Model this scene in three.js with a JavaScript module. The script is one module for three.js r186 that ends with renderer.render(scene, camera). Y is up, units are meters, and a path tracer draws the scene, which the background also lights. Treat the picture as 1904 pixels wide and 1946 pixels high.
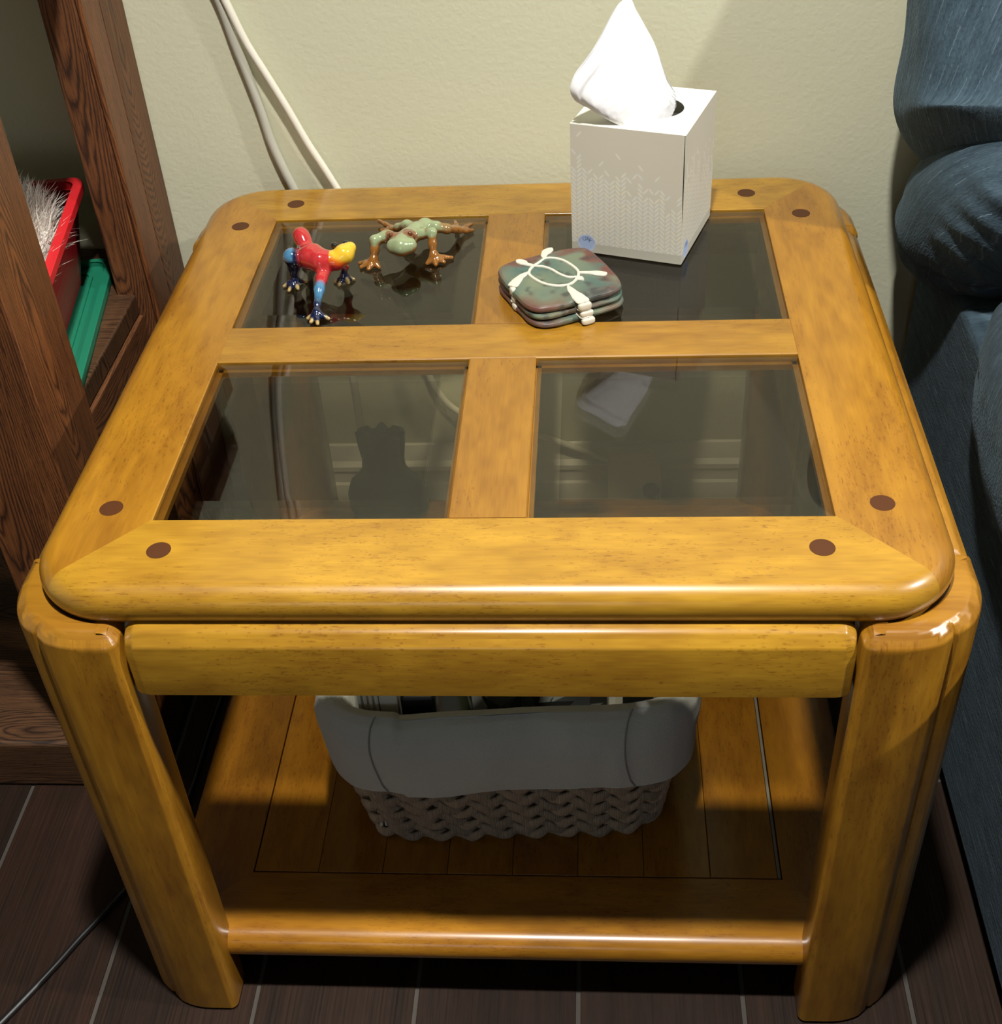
import * as THREE from 'three';
import { mergeGeometries, mergeVertices, toCreasedNormals } from 'three/addons/utils/BufferGeometryUtils.js';
import { RoundedBoxGeometry } from 'three/addons/geometries/RoundedBoxGeometry.js';
import { RectAreaLightUniformsLib } from 'three/addons/lights/RectAreaLightUniformsLib.js';
import { MarchingCubes } from 'three/addons/objects/MarchingCubes.js';

/* ------------------------------------------------ camera, lights, exposure */
const scene = new THREE.Scene();
scene.background = new THREE.Color(0, 0, 0);
const camera = new THREE.PerspectiveCamera(43.524, 1904 / 1946, 0.01, 50);
camera.position.set(0.0834, 1.1601, 1.0112);
camera.quaternion.setFromRotationMatrix(new THREE.Matrix4().makeBasis(
  new THREE.Vector3(0.9972, -0.0520, -0.0535), new THREE.Vector3(0.0065, 0.7749, -0.6320), new THREE.Vector3(0.0743, 0.6299, 0.7731)));
scene.add(camera);
const renderer = new THREE.WebGLRenderer({ antialias: true });
renderer.toneMapping = THREE.LinearToneMapping;
renderer.toneMappingExposure = 0.84;
renderer.shadowMap.enabled = true;
const CEIL = 2.44;
// two recessed ceiling downlights: [x, z, candela]
const DOWNLIGHTS = [[0.035, 0.60, 24], [2.20, 0.62, 34]];

// unseen screen added across the room for cool fill in the shade: luminance
const FILL_GLOW = 1.9;
RectAreaLightUniformsLib.init();

/* ------------------------------------------------ small maths */
function rng(seed) { let s = seed | 0; return () => { s = (s + 0x6d2b79f5) | 0; let t = Math.imul(s ^ (s >>> 15), 1 | s); t = (t + Math.imul(t ^ (t >>> 7), 61 | t)) ^ t; return ((t ^ (t >>> 14)) >>> 0) / 4294967296; }; }
const hash = (x, y, z) => { let h = Math.imul(x | 0, 374761393) ^ Math.imul(y | 0, 668265263) ^ Math.imul(z | 0, 2147483647 - 58413); h = Math.imul(h ^ (h >>> 13), 1274126177); return ((h ^ (h >>> 16)) >>> 0) / 4294967296; };
const sm = (t) => t * t * (3 - 2 * t);
const mix = (a, b, t) => a + (b - a) * t;
const clamp = (x, a = 0, b = 1) => Math.min(b, Math.max(a, x));
const sstep = (a, b, x) => sm(clamp((x - a) / (b - a)));
function noise(x, y, z = 0) {
  const i = Math.floor(x), j = Math.floor(y), k = Math.floor(z), u = sm(x - i), v = sm(y - j), w = sm(z - k);
  const c = (a, b, d) => hash(i + a, j + b, k + d);
  return mix(mix(mix(c(0, 0, 0), c(1, 0, 0), u), mix(c(0, 1, 0), c(1, 1, 0), u), v), mix(mix(c(0, 0, 1), c(1, 0, 1), u), mix(c(0, 1, 1), c(1, 1, 1), u), v), w) * 2 - 1;
}
function noiseP(x, y, px, py, s = 0) { // periodic
  const i = Math.floor(x), j = Math.floor(y), u = sm(x - i), v = sm(y - j), m = (a, n) => ((a % n) + n) % n;
  const c = (a, b) => hash(m(i + a, px), m(j + b, py), s);
  return mix(mix(c(0, 0), c(1, 0), u), mix(c(0, 1), c(1, 1), u), v) * 2 - 1;
}
const V = (x, y, z) => new THREE.Vector3(x, y, z);
const lin = (r, g, b) => new THREE.Color().setRGB(r, g, b);

/* ------------------------------------------------ textures (colour, grain, print) */
function tex(w, h, fn, { srgb = true, rx = 1, ry = 1 } = {}) {
  const d = new Uint8Array(w * h * 4);
  const enc = (x) => { x = clamp(x); return 255 * (srgb ? (x <= 0.0031308 ? 12.92 * x : 1.055 * Math.pow(x, 1 / 2.4) - 0.055) : x); };
  for (let y = 0; y < h; y++) for (let x = 0; x < w; x++) { const c = fn(x, y), o = (y * w + x) * 4; d[o] = enc(c[0]); d[o + 1] = enc(c[1]); d[o + 2] = enc(c[2]); d[o + 3] = 255; }
  const t = new THREE.DataTexture(d, w, h);
  t.colorSpace = srgb ? THREE.SRGBColorSpace : THREE.NoColorSpace;
  t.wrapS = t.wrapT = THREE.RepeatWrapping; t.magFilter = THREE.LinearFilter; t.minFilter = THREE.LinearMipmapLinearFilter; t.generateMipmaps = true;
  t.repeat.set(rx, ry); t.needsUpdate = true; return t;
}
// golden lacquered hardwood: 0.8 m along the grain by 0.4 m across
function honeyWood(seed) {
  const W = 1600, H = 800, val = new Float32Array(W * H), r = rng(seed);
  for (let y = 0; y < H; y++) for (let x = 0; x < W; x++) {
    const u = x / W, v = y / H;
    const warp = noiseP(u * 6, v * 8, 6, 8, seed) * 0.5;
    val[y * W + x] = 0.70 + 0.22 * noiseP(u * 7, v * 16 + warp, 7, 16, seed + 1) + 0.22 * noiseP(u * 26, v * 40 + warp * 2, 26, 40, seed + 2) + 0.15 * noiseP(u * 64, v * 120, 64, 120, seed + 3) + 0.12 * noiseP(u * 50, v * 400, 36, 420, seed + 4);
  }
  for (let i = 0; i < 15000; i++) { // short dark pores along the grain, in drifts
    const x0 = Math.floor(r() * W), y0 = Math.floor(r() * H);
    const drift = noiseP(x0 / W * 9, y0 / H * 9, 9, 9, seed + 7);
    if (drift < r() * 1.1 - 0.45) continue;
    const L = 3 + Math.floor(r() * r() * 16), a = 0.22 + 0.38 * r();
    for (let k = 0; k < L; k++) { const xx = (x0 + k) % W, e = 1 - Math.abs(k / L - 0.5); val[y0 * W + xx] -= a * e; if (a > 0.26) val[((y0 + 1) % H) * W + xx] -= a * e * 0.8; }
  }
  for (let i = 0; i < 90; i++) { const x0 = Math.floor(r() * W), y0 = Math.floor(r() * H); for (let a = -2; a <= 2; a++) for (let b = -1; b <= 1; b++) val[((y0 + b + H) % H) * W + ((x0 + a + W) % W)] -= 0.3 * r(); }
  const A = [0.24, 0.100, 0.0075], B = [0.46, 0.240, 0.020];
  return tex(W, H, (x, y) => { const t = clamp(val[y * W + x], 0, 1.15); return [mix(A[0], B[0], t), mix(A[1], B[1], t), mix(A[2], B[2], t)]; }, { rx: 1 / 0.8, ry: 1 / 0.4 });
}
// red-brown oak with open cathedral grain: 1.2 m along by 0.3 m across
function darkOak(seed) {
  const W = 1200, H = 512, r = rng(seed), val = new Float32Array(W * H);
  for (let y = 0; y < H; y++) for (let x = 0; x < W; x++) {
    const u = x / W, v = y / H, vv = Math.abs(((v * 3 + 0.12 * noiseP(u * 3, 0, 3, 1, seed)) % 1) - 0.5) * 0.1;
    const rad = Math.sqrt(vv * vv * 1.0 + Math.pow(0.020 + 0.026 * (1 + noiseP(u * 4, Math.floor(v * 3), 4, 3, seed + 5)), 2));
    const ring = rad * 620 + 0.7 * noiseP(u * 10, v * 20, 10, 20, seed + 1) + 0.35 * noiseP(u * 50, v * 60, 50, 60, seed + 3);
    const f = ring - Math.floor(ring);
    val[y * W + x] = 0.66 - 0.70 * Math.pow(1 - Math.abs(f - 0.5) * 2, 2.2) + 0.16 * noiseP(u * 30, v * 256, 30, 256, seed + 2) + 0.12 * noiseP(u * 6, v * 10, 6, 10, seed + 4);
  }
  for (let i = 0; i < 9000; i++) { const x0 = Math.floor(r() * W), y0 = Math.floor(r() * H), L = 4 + Math.floor(r() * 18), a = 0.15 + 0.3 * r(); for (let k = 0; k < L; k++) val[y0 * W + (x0 + k) % W] -= a * 0.8; }
  const A = [0.030, 0.0105, 0.0045], B = [0.235, 0.098, 0.034];
  return tex(W, H, (x, y) => { const t = clamp(val[y * W + x]); return [mix(A[0], B[0], t), mix(A[1], B[1], t), mix(A[2], B[2], t)]; }, { rx: 1 / 1.2, ry: 1 / 0.3 });
}
function tileTex(seed) { // wood-look porcelain: 1.2 m by 0.5 m
  const W = 1024, H = 512;
  return tex(W, H, (x, y) => {
    const u = x / W, v = y / H;
    const t = clamp(0.5 + 0.30 * noiseP(u * 5, v * 24, 5, 24, seed) + 0.22 * noiseP(u * 14, v * 90, 14, 90, seed + 1) + 0.10 * noiseP(u * 120, v * 200, 120, 200, seed + 2));
    return [mix(0.011, 0.031, t), mix(0.0068, 0.0175, t), mix(0.0050, 0.0118, t)];
  }, { rx: 1 / 1.2, ry: 1 / 0.5 });
}
function wallBump() { // orange-peel plaster, 0.5 m
  const W = 1024;
  return tex(W, W, (x, y) => { const u = x / W, v = y / W; const h = 0.5 + 0.28 * noiseP(u * 130, v * 130, 130, 130, 3) + 0.2 * noiseP(u * 260, v * 260, 260, 260, 5) + 0.06 * noiseP(u * 40, v * 40, 40, 40, 9); return [h, h, h]; }, { srgb: false, rx: 2, ry: 2 });
}
function fineBump(seed, fx, fy, n = 512) { return tex(n, n, (x, y) => { const h = 0.5 + 0.35 * noiseP(x / n * fx, y / n * fy, fx, fy, seed) + 0.15 * noiseP(x / n * fx * 2, y / n * fy * 2, fx * 2, fy * 2, seed + 1); return [h, h, h]; }, { srgb: false }); }
// blue chenille with broken pale threads: 0.20 m across the threads (u) by 0.30 m along (v)
const FAB = (() => {
  const W = 800, H = 1200, c = new Float32Array(W * H * 2), r = rng(77);
  for (let y = 0; y < H; y++) for (let x = 0; x < W; x++) c[(y * W + x) * 2] = 0.5 + 0.22 * noiseP(x / W * 200, y / H * 150, 200, 150, 11) + 0.18 * noiseP(x / W * 20, y / H * 16, 20, 16, 12) + 0.18 * noiseP(x / W * 100, y / H * 12, 100, 12, 13);
  for (let k = 0; k < 13; k++) {
    const x0 = (k + 0.5) * W / 13; let y = r() * 60;
    while (y < H) { const L = 10 + r() * r() * 110, bright = 0.12 + 0.75 * r() * r(), dx = 0; for (let q = 0; q < L && y + q < H; q++) for (let d = -2; d <= 2; d++) { const o = ((Math.floor(y + q)) * W + (Math.floor(x0 + dx + d + 0.7 * Math.sin(q * 0.35)) + W) % W) * 2 + 1; c[o] = Math.max(c[o], bright * (1 - Math.abs(d) / 3) * (0.6 + 0.4 * r())); } y += L + 5 + r() * 34; }
  }
  return { W, H, c };
})();
const fabricMap = tex(FAB.W, FAB.H, (x, y) => { const t = clamp(FAB.c[(y * FAB.W + x) * 2]), s = FAB.c[(y * FAB.W + x) * 2 + 1]; return [mix(mix(0.012, 0.050, t), 0.26, s * 0.8), mix(mix(0.026, 0.088, t), 0.36, s * 0.8), mix(mix(0.040, 0.118, t), 0.44, s * 0.8)]; }, { rx: 1 / 0.20, ry: 1 / 0.30 });
const fabricBump = tex(FAB.W, FAB.H, (x, y) => { const h = FAB.c[(y * FAB.W + x) * 2] * 0.6 + FAB.c[(y * FAB.W + x) * 2 + 1] * 0.4; return [h, h, h]; }, { srgb: false, rx: 1 / 0.20, ry: 1 / 0.30 });

/* ------------------------------------------------ materials */
const std = (o) => new THREE.MeshPhysicalMaterial({ roughness: 0.6, metalness: 0, ...o });
const hw1 = honeyWood(5), hw2 = honeyWood(31);
const lac = { roughness: 0.34, specularIntensity: 1, clearcoat: 0.55, clearcoatRoughness: 0.16 };
const M = {
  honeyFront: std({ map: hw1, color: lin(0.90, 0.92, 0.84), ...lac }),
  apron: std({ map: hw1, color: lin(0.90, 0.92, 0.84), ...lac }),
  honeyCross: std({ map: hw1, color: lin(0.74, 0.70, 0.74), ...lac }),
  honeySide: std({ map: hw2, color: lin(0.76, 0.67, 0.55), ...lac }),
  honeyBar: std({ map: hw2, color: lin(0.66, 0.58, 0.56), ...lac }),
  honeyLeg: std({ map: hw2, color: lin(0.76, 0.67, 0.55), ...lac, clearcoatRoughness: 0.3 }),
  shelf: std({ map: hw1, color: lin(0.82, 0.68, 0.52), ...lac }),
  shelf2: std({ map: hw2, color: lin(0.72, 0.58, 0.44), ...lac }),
  plug: std({ color: lin(0.072, 0.023, 0.006), roughness: 0.5, specularIntensity: 0.6 }),
  glass: std({ color: lin(0.62, 0.60, 0.53), transmission: 1, thickness: 0, roughness: 0.02, ior: 1.52 }),
  glassBevel: std({ color: lin(0.80, 0.78, 0.70), transmission: 1, thickness: 0, roughness: 0.02, ior: 1.52 }),
  oak: std({ map: darkOak(9), color: lin(1.25, 1.05, 0.85), roughness: 0.5, clearcoat: 0.15, clearcoatRoughness: 0.3 }),
  oakDeep: std({ map: darkOak(23), color: lin(1.0, 0.88, 0.75), roughness: 0.5 }),
  oakBlack: std({ map: darkOak(57), color: lin(1.0, 0.88, 0.75), roughness: 0.6 }),
  oakBoard: std({ map: darkOak(41), color: lin(0.62, 0.70, 0.85), roughness: 0.5 }),
  wall: std({ color: lin(0.62, 0.62, 0.46), roughness: 0.9, bumpMap: wallBump(), bumpScale: 0.00022 }),
  ceiling: std({ color: lin(0.40, 0.39, 0.36), roughness: 0.95 }),
  farWall: std({ color: lin(0.09, 0.085, 0.08), roughness: 0.95 }),
  grout: std({ color: lin(0.060, 0.052, 0.045), roughness: 0.95 }),
  trim: std({ color: lin(0.78, 0.76, 0.70), roughness: 0.45 }),
  fabric: std({ map: fabricMap, roughness: 0.95, sheen: 0.25, sheenColor: lin(0.2, 0.3, 0.36), sheenRoughness: 0.6, bumpMap: fabricBump, bumpScale: 0.0014 }),
  fabricSide: std({ map: fabricMap, color: lin(1, 1, 1), roughness: 1, bumpMap: fabricBump, bumpScale: 0.001 }),
  white: std({ color: lin(0.86, 0.87, 0.90), roughness: 0.8 }),
  tissue: std({ color: lin(0.90, 0.91, 0.94), roughness: 1, transmission: 0.12, thickness: 0 }),
  cordWhite: std({ color: lin(0.80, 0.78, 0.68), roughness: 0.45 }),
  cordBeige: std({ color: lin(0.50, 0.50, 0.43), roughness: 0.5 }),
  cordBlack: std({ color: lin(0.012, 0.012, 0.013), roughness: 0.35 }),
  black: std({ color: lin(0.008, 0.009, 0.010), roughness: 0.5 }),
  navyCloth: std({ color: lin(0.02, 0.028, 0.032), roughness: 0.95 }),
  red: std({ color: lin(0.68, 0.020, 0.028), roughness: 0.35 }),
  redClear: std({ color: lin(0.30, 0.009, 0.016), roughness: 0.4, specularIntensity: 0.5 }),
  green: std({ color: lin(0.012, 0.185, 0.105), roughness: 0.4 }),
  fur: std({ color: lin(0.84, 0.80, 0.74), roughness: 1 }),
  linen: std({ color: lin(0.60, 0.62, 0.62), roughness: 1, bumpMap: fineBump(8, 160, 160), bumpScale: 0.0004 }),
  seam: std({ color: lin(0.33, 0.32, 0.30), roughness: 1 }),
  paper: std({ color: lin(0.78, 0.76, 0.68), roughness: 0.7 }),
};
M.linen.bumpMap.repeat.set(8, 8);
const wickers = [0, 1, 2].map((i) => std({ color: lin(0.42 + 0.05 * i, 0.34 + 0.035 * i, 0.275 + 0.022 * i), roughness: 0.85, bumpMap: fineBump(60 + i, 6, 90, 256), bumpScale: 0.0012 }));
const tiles = [4, 14, 24].map((s, i) => std({ map: tileTex(s), color: lin(0.84 + 0.05 * i, 0.74, 0.64), roughness: 0.6, specularIntensity: 0.4, bumpMap: fineBump(90 + s, 8, 120), bumpScale: 0.0006 }));
for (const m of tiles) m.bumpMap.repeat.set(1.5, 4);

/* ------------------------------------------------ building helpers */
const used = {};
function numbered(n) { const k = used[n] = (used[n] ?? -1) + 1; return k ? `${n}_${String(k).padStart(3, '0')}` : n; }
function mesh(name, geo, mat) { const m = new THREE.Mesh(geo, mat); m.name = name; m.castShadow = m.receiveShadow = true; return m; }
function tag(o, label, category, group) { o.userData.label = label; o.userData.category = category; if (group) o.userData.group = group; return o; }
function thing(name, label, category, base, group) { const g = new THREE.Group(); g.name = numbered(name); g.position.set(...base); scene.add(g); return tag(g, label, category, group); }
function part(parent, name, geo, mat, label) { // geometry in world coordinates
  const m = mesh(name, geo, mat); if (parent.isGroup) m.position.copy(parent.position).negate(); parent.add(m); if (label) m.userData.label = label; return m;
}
function struct(name, geo, mat) { const m = mesh(name, geo, mat); m.userData.kind = 'structure'; scene.add(m); return m; }
function single(name, geo, mat, label, category, group) { // one-mesh thing: origin moved to its base
  geo.computeBoundingBox(); const b = geo.boundingBox, c = V((b.min.x + b.max.x) / 2, b.min.y, (b.min.z + b.max.z) / 2);
  geo.translate(-c.x, -c.y, -c.z); const m = mesh(numbered(name), geo, mat); m.position.copy(c); scene.add(m); return tag(m, label, category, group);
}
// box projection in metres, grain along one axis
function boxUV(g, grain = 'x', ou = 0, ov = 0) {
  if (g.index) g = g.toNonIndexed();
  const p = g.attributes.position, n = g.attributes.normal, uv = new Float32Array(p.count * 2);
  for (let i = 0; i < p.count; i += 3) {
    let nx = 0, ny = 0, nz = 0;
    const a = V().fromBufferAttribute(p, i), b = V().fromBufferAttribute(p, i + 1), c = V().fromBufferAttribute(p, i + 2), f = b.clone().sub(a).cross(c.clone().sub(a));
    nx = Math.abs(f.x); ny = Math.abs(f.y); nz = Math.abs(f.z);
    const dom = nx > ny && nx > nz ? 'x' : ny > nz ? 'y' : 'z';
    const axes = ['x', 'y', 'z'].filter((k) => k !== dom);
    let U = grain, Vx = axes.find((k) => k !== grain);
    if (dom === grain) { U = axes[0]; Vx = axes[1]; }
    for (let k = 0; k < 3; k++) { const q = [a, b, c][k]; uv[(i + k) * 2] = q[U] * (dom === grain ? 0.2 : 1) + ou; uv[(i + k) * 2 + 1] = q[Vx] + ov + (dom === 'y' ? 0.13 : dom === 'x' ? 0.27 : 0); }
  }
  g.setAttribute('uv', new THREE.BufferAttribute(uv, 2)); return g;
}
const rbox = (x0, x1, y0, y1, z0, z1, r = 0.002, seg = 2) => new RoundedBoxGeometry(x1 - x0, y1 - y0, z1 - z0, seg, r).translate((x0 + x1) / 2, (y0 + y1) / 2, (z0 + z1) / 2);
const wbox = (x0, x1, y0, y1, z0, z1, r, grain, ou = 0, ov = 0) => boxUV(rbox(x0, x1, y0, y1, z0, z1, r), grain, ou, ov);
function shapeOf(pts) { const s = new THREE.Shape(); pts.forEach((p, i) => (i ? s.lineTo(p[0], p[1]) : s.moveTo(p[0], p[1]))); s.closePath(); return s; }
// plan outline in (x, z), raised from y0 to y1 with rounded ends
function prism(pts, y0, y1, bevel, seg = 4) {
  const g = new THREE.ExtrudeGeometry(shapeOf(pts.map(([x, z]) => [x, -z])), { depth: y1 - y0 - 2 * bevel, bevelEnabled: bevel > 0, bevelThickness: bevel, bevelSize: bevel, bevelOffset: -bevel, bevelSegments: seg, curveSegments: 8, steps: 1 });
  return g.rotateX(-Math.PI / 2).translate(0, y0 + bevel, 0);
}
// cross-section in (z, y), run along x
function alongX(pts, x0, x1, bevel = 0.002) {
  const g = new THREE.ExtrudeGeometry(shapeOf(pts.map(([z, y]) => [-z, y])), { depth: x1 - x0 - 2 * bevel, bevelEnabled: true, bevelThickness: bevel, bevelSize: bevel, bevelOffset: -bevel, bevelSegments: 3 });
  return g.rotateY(Math.PI / 2).translate(x0 + bevel, 0, 0);
}
const creased = (g, a = 0.6) => toCreasedNormals(g.index ? g.toNonIndexed() : g, a);
function grid(nu, nv, fn, closeU = false) { // fn(u, v) -> [x, y, z, tu, tv]
  const p = [], uv = [], idx = [];
  for (let j = 0; j <= nv; j++) for (let i = 0; i <= nu; i++) { const q = fn(i / nu, j / nv); p.push(q[0], q[1], q[2]); uv.push(q[3] ?? i / nu, q[4] ?? j / nv); }
  for (let j = 0; j < nv; j++) for (let i = 0; i < nu; i++) { const a = j * (nu + 1) + i, b = a + 1, c = a + nu + 1, d = c + 1; idx.push(a, b, d, a, d, c); }
  const g = new THREE.BufferGeometry(); g.setAttribute('position', new THREE.Float32BufferAttribute(p, 3)); g.setAttribute('uv', new THREE.Float32BufferAttribute(uv, 2)); g.setIndex(idx); g.computeVertexNormals();
  if (closeU) { const n = g.attributes.normal; for (let j = 0; j <= nv; j++) { const a = j * (nu + 1), b = a + nu, v = V(n.getX(a) + n.getX(b), n.getY(a) + n.getY(b), n.getZ(a) + n.getZ(b)).normalize(); n.setXYZ(a, v.x, v.y, v.z); n.setXYZ(b, v.x, v.y, v.z); } }
  return g;
}
const tube = (pts, r, n = 80, rs = 12, closed = false) => new THREE.TubeGeometry(new THREE.CatmullRomCurve3(pts.map((p) => V(...p)), closed), n, r, rs, closed);
// rounded lump: an even cube pushed to a super-ellipsoid, then displaced
function lump(cx, cy, cz, rx, ry, rz, pow, seg, disp, uvf) {
  let g = new THREE.BoxGeometry(2, 2, 2, seg, seg, seg); g.deleteAttribute('uv'); g.deleteAttribute('normal'); g = mergeVertices(g, 1e-5);
  const p = g.attributes.position;
  for (let i = 0; i < p.count; i++) {
    let x = p.getX(i), y = p.getY(i), z = p.getZ(i);
    x = Math.sin(x * Math.PI / 4) / Math.sin(Math.PI / 4); y = Math.sin(y * Math.PI / 4) / Math.sin(Math.PI / 4); z = Math.sin(z * Math.PI / 4) / Math.sin(Math.PI / 4);
    const s = Math.pow(Math.abs(x) ** pow + Math.abs(y) ** pow + Math.abs(z) ** pow, -1 / pow); x *= s; y *= s; z *= s;
    const q = V(cx + x * rx, cy + y * ry, cz + z * rz), n = V(x / rx, y / ry, z / rz).normalize();
    if (disp) q.addScaledVector(n, disp(q, x, y, z));
    p.setXYZ(i, q.x, q.y, q.z);
  }
  g.computeVertexNormals();
  const n = g.attributes.normal, uv = new Float32Array(p.count * 2);
  for (let i = 0; i < p.count; i++) { const t = uvf(p.getX(i), p.getY(i), p.getZ(i), n.getX(i), n.getY(i), n.getZ(i)); uv[2 * i] = t[0]; uv[2 * i + 1] = t[1]; }
  g.setAttribute('uv', new THREE.BufferAttribute(uv, 2)); return g;
}
// marching cubes of a distance field (metres), coloured per vertex
function sdfMesh(fn, lo, hi, res, colorFn) {
  const mc = new MarchingCubes(res, new THREE.MeshStandardMaterial(), false, false, 260000), h = res / 2, S = hi.clone().sub(lo);
  for (let z = 0; z < res; z++) for (let y = 0; y < res; y++) for (let x = 0; x < res; x++) mc.field[x + y * res + z * res * res] = -fn(lo.x + S.x * x / res, lo.y + S.y * y / res, lo.z + S.z * z / res);
  mc.isolation = 0; mc.update();
  const n = mc.count, src = mc.positionArray, pos = new Float32Array(n * 3), nor = new Float32Array(n * 3), col = new Float32Array(n * 3), e = 2e-4;
  for (let i = 0; i < n; i++) {
    const x = lo.x + S.x * (src[3 * i] + 1) / 2, y = lo.y + S.y * (src[3 * i + 1] + 1) / 2, z = lo.z + S.z * (src[3 * i + 2] + 1) / 2;
    pos.set([x, y, z], 3 * i);
    const g = V(fn(x + e, y, z) - fn(x - e, y, z), fn(x, y + e, z) - fn(x, y - e, z), fn(x, y, z + e) - fn(x, y, z - e)).normalize();
    nor.set([g.x, g.y, g.z], 3 * i); col.set(colorFn(x, y, z, g), 3 * i);
  }
  for (let i = 0; i < n; i += 3) {
    const a = V(...pos.slice(3 * i, 3 * i + 3)), b = V(...pos.slice(3 * i + 3, 3 * i + 6)), c = V(...pos.slice(3 * i + 6, 3 * i + 9)), f = b.clone().sub(a).cross(c.clone().sub(a));
    if (f.x * nor[3 * i] + f.y * nor[3 * i + 1] + f.z * nor[3 * i + 2] < 0) for (const arr of [pos, nor, col]) for (let k = 0; k < 3; k++) { const t = arr[3 * i + 3 + k]; arr[3 * i + 3 + k] = arr[3 * i + 6 + k]; arr[3 * i + 6 + k] = t; }
  }
  const g = new THREE.BufferGeometry();
  g.setAttribute('position', new THREE.BufferAttribute(pos, 3)); g.setAttribute('normal', new THREE.BufferAttribute(nor, 3)); g.setAttribute('color', new THREE.BufferAttribute(col, 3));
  return mergeVertices(g, 1e-6);
}

/* ================================================ THE ROOM */
const ZW = -0.372, XL = -1.7, XR = 2.9, ZF = 3.2;
function plainUV(g, k = 1) { return boxUV(g, 'y'); }
struct('wall_back', plainUV(new THREE.BoxGeometry(XR - XL + 0.2, CEIL + 0.1, 0.1).translate((XL + XR) / 2, CEIL / 2, ZW - 0.05)), M.wall);
struct('wall_left', plainUV(new THREE.BoxGeometry(0.1, CEIL + 0.1, ZF - ZW).translate(XL - 0.05, CEIL / 2, (ZF + ZW) / 2)), M.wall);
struct('wall_right', plainUV(new THREE.BoxGeometry(0.1, CEIL + 0.1, ZF - ZW).translate(XR + 0.05, CEIL / 2, (ZF + ZW) / 2)), M.farWall);
struct('wall_front', plainUV(new THREE.BoxGeometry(XR - XL + 0.2, CEIL + 0.1, 0.1).translate((XL + XR) / 2, CEIL / 2, ZF + 0.05)), M.farWall);
struct('ceiling', plainUV(new THREE.BoxGeometry(XR - XL + 0.2, 0.1, ZF - ZW + 0.2).translate((XL + XR) / 2, CEIL + 0.05, (ZF + ZW) / 2)), M.ceiling);
// floor: grey grout bed with wood-look plank tiles standing 1.5 mm proud
const floor = struct('floor', plainUV(new THREE.BoxGeometry(XR - XL + 0.2, 0.08, ZF - ZW + 0.2).translate((XL + XR) / 2, -0.0415, (ZF + ZW) / 2)), M.grout);
{
  const PW = 0.159, G = 0.0045, PL = 0.63; const r = rng(3);
  for (let i = -7; i <= 13; i++) {
    const x0 = -0.4145 + (i - 0) * PW + G / 2, x1 = x0 + PW - G;
    if (x0 < XL || x1 > XR) continue;
    let z = 0.0665 - [0.0, 0.21, 0.42][((i % 3) + 3 + 1) % 3] - 2 * PL;
    for (; z < ZF; z += PL) {
      const a = Math.max(z + G / 2, ZW), b = Math.min(z + PL - G / 2, ZF); if (b - a < 0.02) continue;
      part(floor, 'floor_tile', boxUV(new RoundedBoxGeometry(x1 - x0, 0.012, b - a, 1, 0.0008).translate((x0 + x1) / 2, -0.006, (a + b) / 2), 'z', r() * 1.2, r() * 0.5), tiles[Math.floor(r() * 3)]);
    }
  }
}
// moulded skirting along the back wall
const skirt = [[0, 0], [0.016, 0], [0.016, 0.088], [0.0145, 0.094], [0.0115, 0.097], [0.0115, 0.113], [0.014, 0.117], [0.014, 0.124], [0.008, 0.130], [0.0065, 0.142], [0.003, 0.152], [0, 0.154]];
struct('baseboard_back', creased(alongX(skirt.map(([z, y]) => [ZW + z, y]), XL, XR, 0.0005), 0.5), M.trim);

/* ------------------------------------------------ ceiling downlights */
DOWNLIGHTS.forEach(([x, z, cd], i) => {
  const t = thing('recessed_downlight', i ? 'recessed round ceiling downlight above the blue sofa' : 'recessed round ceiling downlight above the front of the end table', 'ceiling light', [x, CEIL, z], 'recessed ceiling downlights');
  part(t, 'trim_ring', new THREE.LatheGeometry([[0.052, 0], [0.056, -0.004], [0.074, -0.004], [0.078, 0]].map(([a, b]) => new THREE.Vector2(a, b)), 48).translate(x, CEIL, z), std({ color: lin(0.8, 0.8, 0.8), roughness: 0.5, side: THREE.DoubleSide }));
  part(t, 'lens', new THREE.CylinderGeometry(0.0515, 0.0515, 0.002, 48).translate(x, CEIL - 0.001, z), std({ color: lin(0.9, 0.9, 0.9), emissive: lin(1, 0.97, 0.9), emissiveIntensity: 6 }), 'glowing lens');
  const L = new THREE.SpotLight(lin(1, 0.965, 0.90), cd, 0, 1.15, 0.3, 2); L.position.set(x, CEIL - 0.012, z); L.target.position.set(x, 0, z); L.castShadow = true; L.shadow.radius = 2.4; L.shadow.mapSize.set(2048, 2048);
  L.name = numbered('downlight_lamp'); scene.add(L, L.target);
});

/* ------------------------------------------------ added fill screen across the room */
{
  const x = -0.35, y = 1.15, z = ZF, w = 1.10, h = 0.62, t = thing('fill_screen', 'unseen glowing screen added for cool fill light, across the room from the sofa', 'fill_screen', [x, y - h / 2, z - 0.03]);
  part(t, 'casing', rbox(x - w / 2 - 0.015, x + w / 2 + 0.015, y - h / 2 - 0.015, y + h / 2 + 0.015, z - 0.05, z - 0.001, 0.006), std({ color: lin(0.012, 0.012, 0.013), roughness: 0.4 }));
  part(t, 'screen', new THREE.BoxGeometry(w, h, 0.002).translate(x, y, z - 0.0505), std({ color: lin(0.02, 0.02, 0.02), emissive: lin(0.80, 0.92, 1), emissiveIntensity: 0.6, roughness: 0.3 }), 'glowing face of the added fill screen');
  const L = new THREE.RectAreaLight(lin(0.80, 0.92, 1), FILL_GLOW, w, h); L.position.set(x, y, z - 0.055); L.lookAt(x, y, 0); L.name = 'fill_light'; scene.add(L);
}

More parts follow.
